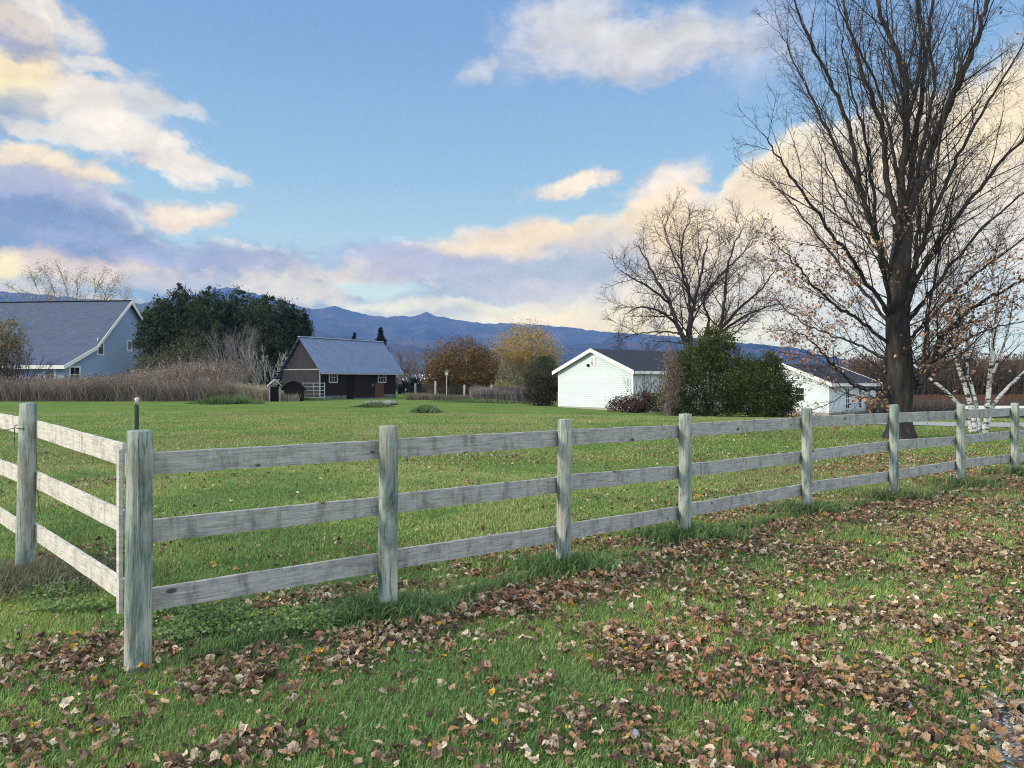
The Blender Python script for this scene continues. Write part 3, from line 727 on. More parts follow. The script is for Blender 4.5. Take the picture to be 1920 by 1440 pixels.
# dark barn with a metal roof
bc_, be_ = (-16.5, 66.0), (-11.2, 74.0); bb = 0.0
M_BARNRED = noisy("dark_barn_boards", [(.3, (.010, .007, .007)), (.55, (.020, .012, .011)), (.75, (.036, .021, .018))], 5, (6, 6, .5), 7, bump=.5)
M_BARNGREY = noisy("grey_barn_boards", [(.3, (.016, .015, .017)), (.5, (.030, .029, .033)), (.7, (.060, .057, .060))], 5, (6, 6, .4), 7, bump=.5)
M_METAL = noisy("blue_grey_metal_roof", [(.3, (.11, .16, .27)), (.7, (.16, .22, .35))], 2, (1, 1, 1), 4, rough=.55, spec=.35)
bL = math.dist(bc_, be_); bW = 4.7; bh = 2.62; br = 2.75
barn = dir_root('barn', 'old dark red-brown barn with blue-grey metal roof and weathered grey gable', 'barn', bc_, be_, bb)
w = MB(); w.box(.05, bL, .0, .07, -.2, bh)
w.box(bL - .07, bL, .071, bW - .001, -.2, bh); w.box(.05, bL, bW, bW + .07, -.2, bh); w.build('front_wall', M_BARNRED, barn)
w = MB(); w.prism([(0, -.2), (bW + .07, -.2), (bW + .07, bh), (bW / 2, bh + br), (0, bh)], -.02, .048, 'x')
w.build('gable_wall', M_BARNGREY, barn)
MB().prism([(.1, bh + .001), (bW - .05, bh + .001), (bW / 2, bh + br - .06)], bL - .06, bL - .01, 'x').build('gable_wall', M_BARNGREY, barn)
bt = MB()
bt.box(-.05, -.021, -.02, bW + .05, bh - .03, bh + .06); bt.box(-.05, .05, -.05, -.001, 0, bh - .04); bt.build('corner_board', simple("weathered_pale_paint", (.30, .32, .36)), barn)
s = br / (bW / 2); ov = .45; rk = .75
r = MB(); roof_slab(r, -rk * .35, bL + rk, -ov, bh - ov * s + .20, bW / 2, bh + br + .06, .05)
roof_slab(r, -rk * .35, bL + rk, bW + ov * 1.7, bh - ov * 1.7 * s + .06, bW / 2, bh + br + .06, .05)
for k in range(24):   # standing seams
    xx = -rk * .35 + .05 + k * (bL + rk * 1.35) / 24; r.prism([(-ov, bh - ov * s + .251), (bW / 2, bh + br + .111), (bW / 2, bh + br + .135), (-ov, bh - ov * s + .275)], xx, xx + .03, 'x')
r.build('roof', M_METAL, barn)
rt = MB().box(-rk * .35 - .02, bL + rk + .02, bW / 2 - .12, bW / 2 + .12, bh + br + .10, bh + br + .17); rt.build('ridge_cap', simple("pale_ridge_metal", (.36, .42, .50), .5), barn)
ef = MB().box(-.25, bL + rk - .3, -ov - .03, -ov - .002, bh - ov * s + .12, bh - ov * s + .22); ef.build('eave_board', simple("pale_pinkish_board", (.34, .31, .33)), barn)
for k in range(7):
    t = .1 + k * .14; y = bW / 2 + (bW / 2 + ov * 1.6) * t; z = bh + br - s * (y - bW / 2) - .04; MB().box(-rk * .9, -.05, y, y + .10, z - .12, z - .03).build('lookout', M_BARNGREY, barn)
win_frame = simple("white_sash_paint", (.42, .46, .50), .6)
_ = window(barn, 'window', 1.55, 1.55, .86, .80, 'y', 0, sash=1, mull=2, frame=.09, mat=win_frame)
_ = window(barn, 'window', 7.7, 1.55, .95, .80, 'y', 0, sash=1, mull=2, frame=.09, mat=win_frame)
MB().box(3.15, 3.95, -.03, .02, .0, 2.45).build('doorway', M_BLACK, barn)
d_ = MB().box(4.02, 6.7, -.075, -.02, .12, 2.35).build('door', M_BARNRED, barn); MB().box(6.35, 6.42, -.11, -.075, 1.1, 1.35).build('handle', M_GALV, d_)
MB().box(6.75, 7.9, -.05, -.005, .1, 1.45).build('board_panel', noisy("rusty_brown_boards", [(.3, (.07, .032, .02)), (.7, (.15, .075, .045))], 4, (6, 6, .5)), barn)
sc_ = MB().box(-.05, 3.1, -.045, -.001, -.1, .35); sc_.box(4.0, bL + .02, -.045, -.001, -.1, .38); sc_.build('footing', noisy("mossy_footing", [(.3, (.06, .07, .06)), (.7, (.20, .22, .21))], 3), barn)

# field gate leaning by the barn corner
gt = thing('field_gate', 'grey five-bar metal gate standing left of the barn corner', 'gate', (-17.25, 63.4, 0), math.radians(12))
gm = MB()
for k in range(5): gm.tube([(0, 0, .25 + k * .3), (1.75, 0, .25 + k * .3)], [.028] * 2, 8)
gm.tube([(0, 0, .15), (0, 0, 1.5)], [.035] * 2, 8); gm.tube([(1.75, 0, 0), (1.75, 0, 1.5)], [.035] * 2, 8); gm.tube([(.88, 0, .25), (.88, 0, 1.45)], [.025] * 2, 8)
gm.build('gate_frame', simple("blue_grey_gate_steel", (.30, .35, .42), .5, .4), gt)
# little white-roofed well house and a dark-roofed hut
wl = thing('well_house', 'tiny open-sided hut with pale gable roof in the dry grass left of the barn', 'hut', (-18.9, 61.2, 0), math.radians(20))
for (x, y) in ((-.42, -.4), (.36, -.4), (-.42, .34), (.36, .34)): MB().box(x, x + .07, y, y + .07, -.1, 1.22).build('post', simple("pale_grey_wood", (.40, .39, .37)), wl)
rf = MB(); rf.prism([(-.56, 1.18), (0, 1.70), (.56, 1.18), (.56, 1.25), (0, 1.78), (-.56, 1.25)], -.55, .5, 'y')
rf.build('roof', simple("pale_hut_roof", (.52, .50, .50)), wl); MB().box(-.34, .29, -.33, .3, -.1, 1.17).build('box', M_BLACK, wl)
ht = thing('hut', 'low dark shed with sagging black roof between the tiny hut and the barn', 'shed', (-17.75, 62.6, 0), math.radians(10))
MB().prism([(-1.0, -.1), (1.0, -.1), (1.0, 1.22), (.62, 1.72), (0, 2.0), (-.68, 1.72), (-1.0, 1.25)], -.8, .8, 'y').build('wall', M_BARNRED, ht)
ht.scale = (.72, .8, .78)
rf = MB(); rf.prism([(-1.25, 1.15), (-.7, 1.75), (0, 2.02), (.65, 1.75), (1.25, 1.12), (1.25, 1.2), (.66, 1.86), (0, 2.12), (-.72, 1.86), (-1.25, 1.24)], -1.0, 1.0, 'y'); rf.build('roof', M_BLACK, ht)

# grey-blue house with a bell-cast roof
k_ = 1.40
hc = (-32.0 * k_, 55.0 * k_); hd = (.993, -.12); hW = 14.8 * k_; hL = 13.5 * k_
ho = thing('house', 'grey-blue house with long slate-blue roof curving out at the eaves and white gable trim', 'house', (hc[0], hc[1], 0), math.atan2(hd[1], hd[0]))
def hz_(row, dist): return H - (row - HY) * dist / F
ze = hz_(683, 77); zr = hz_(567, 87.2); zk = hz_(653, 81.5); yk = .415 * hW / 2
# outline of the gable wall in (y, z); x runs from -hL to 0
outl = [(0, -.5), (hW, -.5), (hW, ze), (hW - yk, zk), (hW / 2, zr), (yk, zk), (0, ze)]
M_HSID = siding("grey_blue_siding", (.30, .42, .62), .16, shade=.95)
M_HROOF = noisy("slate_blue_shingles", [(.3, (.055, .075, .125)), (.6, (.085, .11, .17)), (.75, (.11, .135, .20))], 1.2, (1, 5, 5), 9, bump=.4, rough=.9)
MB().prism(outl, -hL, 0, 'x').build('wall', M_HSID, ho)
r = MB(); o1 = [(-.6, ze - .28), (yk, zk + .02), (hW / 2, zr + .02), (hW - yk, zk + .02), (hW + .6, ze - .28)]
t_ = .16
r.prism(o1 + [(y, z + t_) for y, z in o1[::-1]], -hL - .4, .45, 'x'); r.build('roof', M_HROOF, ho)
f = MB(); f.prism([(y, z - .22) for y, z in o1] + [(y, z + t_ + .03) for y, z in o1[::-1]], .451, .50, 'x')
f.box(-hL - .4, .45, -.66, -.602, ze - .48, ze - .10); f.build('fascia', M_WHITE, ho)
MB().box(-hL - .4, .45, hW / 2 - .1, hW / 2 + .1, zr + t_ - .02, zr + t_ + .10).build('ridge_cap', M_BLACK, ho)
window(ho, 'window', 5.55, 4.55, .80, 1.55, 'x', 0, sash=1, frame=.16, out=1)
window(ho, 'window', 10.6, 5.2, .6, .9, 'x', 0, sash=0, frame=.2, out=1)
window(ho, 'window', 1.5, 1.6, 1.3, 1.4, 'x', 0, sash=1, frame=.2, out=1, mull=1)
window(ho, 'window', -1.6, 1.5, .9, 1.5, 'y', 0, sash=1, frame=.2)
window(ho, 'window', -6.0, 1.5, 1.4, 1.2, 'y', 0, sash=0, frame=.15, mat=simple("brown_frame", (.15, .07, .05)))
window(ho, 'window', -9.4, 1.5, 1.6, 1.2, 'y', 0, sash=0, frame=.15, mat=M_WHITE)
# pale building glimpsed between the bare trees
pb, _L = gable_building('outbuilding', 'low pale white building glimpsed between the barn and the round brown tree', (-16.5, 118), (-9.5, 118.6), 5, 1.9, .7, 0, simple("pale_wall", (.72, .75, .80)), simple("pale_roof", (.60, .64, .72)))

# brown stockade fence far right
bf = thing('stockade_fence', 'reddish-brown vertical-board fence far behind the maple trunk', 'fence', (25.0, 56.5, -.75), math.atan2(1.5, 14))
b_ = MB(); R = np.random.default_rng(8)
for k in range(92): b_.box(k * .16, k * .16 + .15, -.015 + .006 * (k % 2), .015 + .006 * (k % 2), -.1, 1.33 + R.random() * .05)
b_.build('boards', noisy("red_brown_boards", [(.3, (.10, .050, .034)), (.7, (.18, .092, .062))], 4, (5, 5, .4)), bf)
b_ = MB(); b_.box(0, 14.7, .03, .08, .2, .3); b_.box(0, 14.7, .03, .08, 1.05, 1.15); b_.build('stringer', M_BARNGREY, bf)
# white rail fence beside the driveway
wr = thing('rail_fence', 'white painted single-rail fence across the drive behind the birch', 'fence', (16.6, 27.9, 0), math.atan2(-.9, 7))
for k in range(5): MB().box(k * 2.5, k * 2.5 + .09, -.045, .045, -.3, .82).build('post', M_WHITE, wr)
MB().box(-.3, 10.4, -.075, -.046, .60, .72).build('rail', M_WHITE, wr); MB().box(2.2, 10.4, -.075, -.046, .16, .28).build('rail', M_WHITE, wr)
# grey picket fence behind the garden
pf = thing('picket_fence', 'low grey garden fence of thin pickets between barn and round brown tree', 'fence', (-9.9, 72.5, 0), math.atan2(-6.5, 10.6))
b_ = MB(); R = np.random.default_rng(9)
for k in range(104): h_ = 1.12 + R.random() * .12; b_.box(k * .12, k * .12 + .045, 0, .02, -.05, h_)
b_.build('pickets', M_BARNGREY, pf)
b_ = MB(); b_.box(0, 12.5, .021, .06, .25, .33); b_.box(0, 12.5, .021, .06, .9, .98); b_.build('rail', M_BARNGREY, pf)
for k, hh in ((1.0, 1.4), (3.35, 1.62), (6.6, 1.3), (9.5, 1.3)): MB().box(k, k + .14, -.15, -.01, -.2, hh).build('post', simple("pale_post", (.34, .34, .34)), pf)
bp_ = thing('birdhouse', 'birdhouse on a tall pale pole in front of the round brown tree', 'birdhouse', (-5.85, 68.8, 0))
MB().tube([(0, 0, -.2), (0, 0, 2.15)], [.04, .035], 8).build('pole', simple("pale_pole", (.45, .44, .42)), bp_)
bh_ = MB().box(-.13, .13, -.13, .13, 2.15, 2.46); bh_.build('box', simple("pale_box", (.50, .48, .45)), bp_)
MB().prism([(-.2, 2.44), (0, 2.62), (.2, 2.44), (.2, 2.47), (0, 2.66), (-.2, 2.47)], -.18, .18, 'y').build('roof', M_GALV, bp_)
# stone rubble in the grass
def stone(name, label, x, y, r, z, mat, seed, group=None):
    import bmesh
    R = random.Random(seed); me = bpy.data.meshes.new(name); bm = bmesh.new(); bmesh.ops.create_icosphere(bm, subdivisions=3, radius=1)
    ox = R.random() * 40
    for v in bm.verts:
        k = .72 + .55 * float(fbm(v.co.x * 1.6 + ox, v.co.y * 1.6 + v.co.z * 1.3 + ox, 3)); v.co = Vector((v.co.x * k * r, v.co.y * k * r * .8, v.co.z * k * r * .62))
    bm.to_mesh(me); bm.free(); me.materials.append(mat)
    for p in me.polygons: p.use_smooth = True
    o = bpy.data.objects.new(name, me); C.objects.link(o); o.location = (x, y, z); o.rotation_euler = (0, 0, R.random() * 6)
    return tag(o, label, 'stone', group)
M_STONE = noisy("pale_stone", [(.3, (.22, .23, .25)), (.6, (.42, .43, .45))], 9, detail=8, bump=.4)
M_FSTONE = noisy("field_stone", [(.3, (.10, .10, .10)), (.6, (.27, .27, .28))], 3, detail=8, bump=.4)
sx, sy = gp(1190, 1393); stone('stone', 'pale grey stone lying in the grass at the bottom edge right of centre', sx, sy, .028, .040, M_STONE, 1)
sx, sy = gp(1700, 1335); stone('stone', 'pale grey stone among leaves near the gravel corner', sx, sy, .03, .03, M_STONE, 2)
for k, (dx, r_) in enumerate(((-.9, .28), (-.45, .33), (.0, .30), (.45, .38), (.85, .28), (.3, .3))):
    stone('rubble_stone', ['leftmost', 'second from left', 'tall middle', 'fourth from left', 'rightmost', 'nearest middle'][k] + ' rough grey stone of the rubble pile in the lawn before the barn', -8.9 + dx, 52.5 + .3 * (k % 3), r_, .10, M_FSTONE, 20 + k, 'stones of the rubble pile before the barn')

# ------------------------------------------------------------------ vegetation
GA = 2.39996
class Tree:
    def __init__(s, seed): s.R = np.random.default_rng(seed); s.r = random.Random(seed); s.tubes = {}; s.tips = []
    def add(s, key, pts, rad, n): s.tubes.setdefault(key, []).append((pts, rad, n))
    def tube_mesh(s, name, key, mat, parent):
        Vs = []; Fs = []; b = 0
        for pts, rad, n in s.tubes.get(key, []):
            P = np.asarray(pts, float); m = len(P); T = np.gradient(P, axis=0); T /= np.linalg.norm(T, axis=1)[:, None] + 1e-9
            ref = np.array([0.31, .17, .93]) if abs(T[0][2]) < .9 else np.array([1., .1, 0]); U = np.cross(T, ref); U /= np.linalg.norm(U, axis=1)[:, None] + 1e-9; W = np.cross(T, U)
            a = np.arange(n) * 2 * np.pi / n; ring = (U[:, None] * np.cos(a)[None, :, None] + W[:, None] * np.sin(a)[None, :, None]) * np.asarray(rad)[:, None, None]
            Vs.append((P[:, None] + ring).reshape(-1, 3)); i = np.arange(m - 1)[:, None] * n; k = np.arange(n)[None]; k2 = (k + 1) % n
            Fs.append((np.stack([i + k, i + k2, i + n + k2, i + n + k], -1) + b).reshape(-1)); b += m * n
        if not Vs: return None
        return np_mesh(name, np.concatenate(Vs), np.concatenate(Fs), 4, mat, parent, smooth=True)
    def path(s, p, d, L, n, wig, up, out=None):
        pts = [np.array(p, float)]; d = np.array(d, float); d /= np.linalg.norm(d); st = L / n
        for i in range(n):
            d = d + s.R.normal(0, wig, 3) + np.array([0, 0, up]); d /= np.linalg.norm(d); pts.append(pts[-1] + d * st)
        return np.array(pts)
    def grow(s, pts, rad, lvl, spec):
        """spawn side branches along a finished path"""
        if lvl >= len(spec): return
        q = spec[lvl]; m = len(pts) - 1
        L0 = np.linalg.norm(np.diff(pts, axis=0), axis=1).sum()
        nc = max(1, int(round(q['n'] * (L0 if q.get('per_m') else 1) * s.r.uniform(.8, 1.2)))); ph = s.r.random() * 6.28
        for c in range(nc):
            t = q.get('t0', .2) + (1 - q.get('t0', .2)) * (c + s.r.random() * .9) / nc; t = min(t, .995)
            f = t * m; i = int(f); p = pts[i] * (1 - f + i) + pts[i + 1] * (f - i); T = pts[i + 1] - pts[i]; T = T / np.linalg.norm(T)
            rr = rad[i] * (1 - f + i) + rad[i + 1] * (f - i)
            ang = math.radians(s.r.uniform(*q['ang'])); az = ph + c * GA + s.r.uniform(-.4, .4)
            U = np.cross(T, [0.1, .2, 1]); U /= np.linalg.norm(U) + 1e-9; W = np.cross(T, U)
            d = T * math.cos(ang) + (U * math.cos(az) + W * math.sin(az)) * math.sin(ang)
            L = q['len'] * s.r.uniform(.65, 1.25) * (1 - q.get('taper', .4) * t) * (L0 ** .5 if q.get('rel') else 1)
            r0 = min(rr * q.get('rr', .55), q.get('rmax', 9)); r0 = max(r0, q['rmin'])
            n = q['seg']; P = s.path(p, d, L, n, q['wig'], q['up']); r = np.linspace(r0, max(r0 * q.get('tip', .3), q['rmin'] * .6), n + 1)
            s.add(q['key'], P, r, q['sides'])
            if q.get('leaf'): s.tips.append(P[1:])
            s.grow(P, r, lvl + 1, spec)

def leaf_cards(name, pos, size, cols, mat, parent, seed, flat=0.0, jit=.0, aspect=.6, kind=None):
    """many small folded leaves, each two triangles sharing a midrib"""
    R = np.random.default_rng(seed); n = len(pos); pos = np.asarray(pos) + R.normal(0, 1, (n, 3)) * jit
    A = R.normal(0, 1, (n, 3)); A[:, 2] *= (1 - flat); A /= np.linalg.norm(A, axis=1)[:, None]
    B = R.normal(0, 1, (n, 3)); B -= A * (A * B).sum(1)[:, None]; B /= np.linalg.norm(B, axis=1)[:, None]; N_ = np.cross(A, B)
    sz = size * R.uniform(.6, 1.35, n)[:, None]
    v0 = pos - A * sz * .5; v2 = pos + A * sz * .5; fold = R.uniform(-.35, .35, n)[:, None]
    v1 = pos + B * sz * aspect * .5 + N_ * sz * fold * .5; v3 = pos - B * sz * aspect * .5 + N_ * sz * fold * .5
    V = np.stack([v0, v1, v2, v3], 1).reshape(-1, 3); i = np.arange(n)[:, None] * 4
    Fq = np.concatenate([i, i + 1, i + 2, i, i + 2, i + 3], 1).reshape(-1)
    c = np.asarray(cols, float); w = R.random(n); idx = R.integers(0, len(c), n); j = R.integers(0, len(c), n)
    cc = c[idx] * w[:, None] + c[j] * (1 - w[:, None]); cc = cc * R.uniform(.6, 1.4, n)[:, None]
    return np_mesh(name, V, Fq, 3, mat, parent, col=np.repeat(cc, 4, 0))

def shell_points(R, lobes, n, clump=60, spread=.16, inner=.35, zmin=None):
    """points gathered in clumps through the outer volume of several ellipsoid lobes"""
    lob = np.array([l[:6] for l in lobes], float); vol = (lob[:, 3] * lob[:, 4] * lob[:, 5]) ** (2 / 3.); pr = vol / vol.sum()
    k = max(8, n // clump); li = R.choice(len(lob), k, p=pr); D = R.normal(0, 1, (k, 3)); D /= np.linalg.norm(D, axis=1)[:, None]
    rad = (inner + (1.06 - inner) * R.random(k) ** .45) * (1 + .22 * (fbm(D[:, 0] * 2.2 + li * 7 + 30, D[:, 2] * 2.2 + D[:, 1] * 1.7 + 30, 3) - .5) * 2)
    spray = np.where(R.random(k) < .16, R.uniform(1.0, 1.22, k), 1.0)[:, None]
    cen = lob[li, :3] + D * rad[:, None] * lob[li, 3:6] * spray
    ci = R.integers(0, k, n); sc = lob[li[ci], 3:6].min(1)[:, None] * spread * R.uniform(.5, 1.5, k)[ci][:, None]
    P = cen[ci] + R.normal(0, 1, (n, 3)) * sc
    if zmin is not None: P = P[P[:, 2] > zmin]
    return P

# ---- the big maple
MX, MY = px(1688, 822, 21.5)[0], 21.5
mz = float(ground(MX, MY))
def mp(x, y, dd=0.0):   # photo column/row plus depth offset -> local point of the maple
    Y = MY + dd; p = px(x, y, Y); return np.array([p.x - MX, p.y - MY, p.z - mz])
maple = thing('maple_tree', 'tall bare maple with thick dark trunk and a few brown leaves on its low branches', 'tree', (MX, MY, mz))
T = Tree(21)
def smooth_path(cp, n):
    cp = [np.asarray(c, float) for c in cp]; out = []
    m = len(cp) - 1
    for i in range(m):
        p0 = cp[max(i - 1, 0)]; p1 = cp[i]; p2 = cp[i + 1]; p3 = cp[min(i + 2, m)]
        for k in range(n):
            t = k / n; out.append(.5 * ((2 * p1) + (-p0 + p2) * t + (2 * p0 - 5 * p1 + 4 * p2 - p3) * t * t + (-p0 + 3 * p1 - 3 * p2 + p3) * t ** 3))
    out.append(cp[-1]); return np.array(out)
trunk = smooth_path([mp(1688, 842), mp(1687, 822), mp(1687, 800), mp(1688, 760), mp(1686, 700), mp(1684, 620), mp(1685, 540), mp(1690, 470), mp(1694, 420)], 6)
tn = len(trunk); zt = trunk[:, 2]
tr = .78 * np.interp(zt, [-.3, 0, .2, .45, .9, 1.6, 2.0, 3.0, 4.4, 6.2], [.72, .60, .50, .41, .385, .46, .42, .375, .36, .30])
T.add('trunk', trunk, tr, 22)
leaders = [  # control points and start radius
    ([(1694, 425, 0), (1690, 330, .1), (1700, 230, .2), (1690, 120, .4), (1652, 30, .5), (1630, -90, .6), (1620, -220, .6)], .20),
    ([(1694, 430, 0), (1722, 350, -.2), (1762, 240, -.5), (1800, 150, -.8), (1838, 50, -1), (1862, -60, -1.1), (1880, -170, -1.2)], .22),
    ([(1688, 440, 0), (1662, 330, .3), (1648, 220, .5), (1612, 120, .9), (1585, 20, 1.2), (1560, -80, 1.4)], .15),
    ([(1700, 400, 0), (1712, 290, .5), (1728, 180, .8), (1742, 70, 1.2), (1752, -40, 1.4), (1760, -190, 1.5)], .15),
    ([(1676, 520, 0), (1640, 440, -.4), (1610, 330, -.8), (1588, 230, -1.1), (1540, 120, -1.6), (1500, 30, -2.0), (1480, -60, -2.2)], .13),
    ([(1676, 560, 0), (1650, 470, .6), (1625, 390, 1.2), (1570, 280, 1.9), (1530, 200, 2.4), (1490, 120, 3.0), (1462, 60, 3.2)], .11),
    ([(1704, 530, 0), (1735, 440, .5), (1775, 340, 1.1), (1830, 230, 1.7), (1890, 130, 2.2), (1950, 30, 2.5)], .12),
    ([(1704, 560, 0), (1745, 480, -.6), (1805, 390, -1.2), (1880, 300, -1.8), (1960, 220, -2.2), (2030, 130, -2.5)], .11),
    ([(1672, 600, 0), (1620, 520, -.7), (1570, 450, -1.3), (1510, 370, -2.0), (1465, 300, -2.6), (1430, 250, -3)], .095),
    ([(1672, 620, 0), (1630, 560, .7), (1560, 480, 1.6), (1500, 400, 2.4), (1450, 345, 3.2)], .08),
    ([(1704, 600, 0), (1760, 530, .5), (1830, 440, 1.2), (1910, 370, 1.8), (2010, 290, 2.2)], .09),
    ([(1672, 650, 0), (1610, 600, -.4), (1550, 560, -.9), (1500, 505, -1.5), (1455, 455, -2.0)], .075),
    ([(1704, 640, 0), (1750, 590, -.5), (1810, 530, -1.0), (1890, 470, -1.5), (1990, 400, -2)], .08),
    ([(1674, 690, 0), (1620, 650, .4), (1560, 630, 1.0), (1500, 600, 1.7), (1450, 560, 2.3)], .06),
    ([(1668, 728, 0), (1630, 730, -.3), (1600, 722, -.5), (1570, 690, -.8), (1530, 650, -1.2), (1480, 610, -1.7)], .075),
    ([(1672, 742, 0), (1640, 745, .3), (1605, 744, .6), (1570, 720, .9), (1530, 690, 1.2)], .05),
    ([(1702, 730, 0), (1730, 712, -.2), (1744, 680, -.4), (1770, 630, -.6), (1820, 580, -.9), (1890, 540, -1.3), (1960, 500, -1.6)], .17),
    ([(1738, 690, -.3), (1735, 630, -.1), (1745, 560, .3), (1760, 480, .6), (1775, 400, .9), (1800, 310, 1.2)], .09),
    ([(1742, 680, -.4), (1790, 650, -.9), (1850, 620, -1.4), (1930, 600, -2)], .06),
    ([(1672, 585, -.2), (1655, 500, -1.0), (1640, 400, -1.8), (1630, 300, -2.4), (1600, 180, -3.0), (1575, 60, -3.4)], .10),
    ([(1700, 580, .2), (1715, 480, 1.0), (1722, 390, 1.9), (1700, 280, 2.6), (1690, 160, 3.2), (1680, 40, 3.6)], .10),
    ([(1700, 590, -.3), (1712, 520, -1.1), (1740, 420, -2.0), (1752, 330, -2.6), (1775, 200, -3.2), (1800, 90, -3.5)], .09),
    ([(1690, 430, .1), (1712, 340, -.9), (1735, 250, -1.6), (1750, 130, -2.2), (1720, 20, -2.6), (1712, -80, -2.8)], .10),
    ([(1674, 560, .3), (1660, 490, 1.4), (1600, 410, 2.6), (1560, 330, 3.5), (1530, 250, 4.1)], .075),
    ([(1685, 345, .2), (1668, 250, .0), (1640, 150, -.3), (1590, 50, -.7), (1548, -40, -1)], .08),
    ([(1700, 230, .2), (1720, 150, 0), (1728, 60, -.3), (1712, -60, -.6), (1706, -160, -.8)], .09)]
MSPEC = [dict(key='limb', n=2.3, per_m=True, t0=.12, ang=(16, 40), len=1.12, rel=True, taper=.62, rr=.36, rmax=.028, rmin=.008, seg=9, wig=.06, up=.03, sides=5, tip=.3),
         dict(key='limb', n=4.8, per_m=True, t0=.12, ang=(20, 48), len=.55, rel=True, taper=.5, rr=.45, rmin=.0048, seg=6, wig=.10, up=.02, sides=4, tip=.5, leaf=True),
         dict(key='twig', n=5.6, per_m=True, t0=.12, ang=(22, 55), len=.34, taper=.3, rr=.6, rmin=.0036, seg=3, wig=.13, up=.01, sides=3, tip=.6, leaf=True),
         dict(key='twig', n=1.6, t0=.3, ang=(25, 60), len=.16, taper=.2, rr=.7, rmin=.003, seg=2, wig=.14, up=0, sides=3, tip=.7)]
for cp, r0 in leaders:
    P = smooth_path([mp(*c) for c in cp], 7); P[1:-1] += T.R.normal(0, .025, (len(P) - 2, 3))
    L_ = np.linalg.norm(np.diff(P, axis=0), axis=1).sum(); tt = np.linspace(0, 1, len(P)); r = .60 * r0 * (1 - tt) ** .8 * .95 + .0075
    T.add('limb', P, r, 9); T.grow(P, r, 0, MSPEC)
for k in range(26):   # slender shoots straight off the trunk
    i = T.r.randint(int(tn * .42), tn - 2); a = T.r.random() * 6.28; d = [math.cos(a), math.sin(a), T.r.uniform(.25, .9)]
    P = T.path(trunk[i], d, T.r.uniform(1.2, 3.0), 9, .07, .05); r = np.linspace(.024, .007, 10); T.add('limb', P, r, 5); T.grow(P, r, 1, MSPEC)
def gnarl(o, amp, fs):
    me = o.data; n = len(me.vertices); co = np.empty(n * 3, np.float32); me.vertices.foreach_get('co', co); co = co.reshape(-1, 3)
    nm = np.empty(n * 3, np.float32); me.vertices.foreach_get('normal', nm); nm = nm.reshape(-1, 3)
    a = np.arctan2(co[:, 1], co[:, 0]); co += nm * (amp * (fbm(a * fs + 40, co[:, 2] * .9 + 40, 4) - .5))[:, None]; me.vertices.foreach_set('co', co.ravel()); me.update()
gnarl(T.tube_mesh('trunk', 'trunk', M_BARK, maple), .16, 2.2)
T.tube_mesh('limbs', 'limb', M_BARK, maple); T.tube_mesh('twigs', 'twig', M_TWIG, maple)
for p_, r_ in ((mp(1660, 715, -.25), .16), (mp(1672, 735, -.3), .14), (mp(1664, 640, -.25), .09), (mp(1700, 655, -.3), .10)):
    pass
tips = np.concatenate(T.tips); R = np.random.default_rng(4)
low = np.clip(1 - (tips[:, 2] - 1.8) / 4.6, 0.0, 1) ** 1.2; clus = fbm(tips[:, 0] * .7 + 50, tips[:, 2] * .7 + tips[:, 1] * .4 + 50, 3)
sel = R.random(len(tips)) < low * (sst(clus, .36, .58) * .62 + .05) + .003
lp = np.repeat(tips[sel], 2, 0); lp[:, 2] -= .03
leaf_cards('dead_leaves', lp, .085, [(.28, .16, .12), (.40, .25, .18), (.18, .10, .08), (.46, .27, .17)], M_LEAF, maple, 6, jit=.07, aspect=.7)
print('maple tips', len(tips), 'leaves', len(lp), {k: len(v) for k, v in T.tubes.items()})

# ---- the rounded bare tree behind the garage
def open_tree(name, label, base, stems, spec, seed, trunk_mat, twig_mat, group=None, cat='tree', trunk=None):
    root = thing(name, label, cat, base, 0, group); t = Tree(seed)
    if trunk is not None: t.add('trunk', trunk[0], trunk[1], 12); t.tube_mesh('trunk', 'trunk', trunk_mat, root)
    for P, r0 in stems:
        r0 *= .74; P = smooth_path(P, 6); P[1:-1] += t.R.normal(0, .006 * np.linalg.norm(P[-1] - P[0]), (len(P) - 2, 3)); tt = np.linspace(0, 1, len(P)); r = r0 * (1 - tt) ** .8 * .9 + r0 * .1
        t.add('limb', P, r, 8); t.grow(P, r, 0, spec)
    t.tube_mesh('limbs', 'limb', trunk_mat, root); t.tube_mesh('twigs', 'twig', twig_mat, root)
    return root, t
BY = 64.0; bx0 = px(1278, 700, BY); bz0 = float(ground(bx0.x, BY)) 
def bpnt(x, y, dd=0): p = px(x, y, BY + dd); return np.array([p.x - bx0.x, p.y - BY, p.z - bz0])
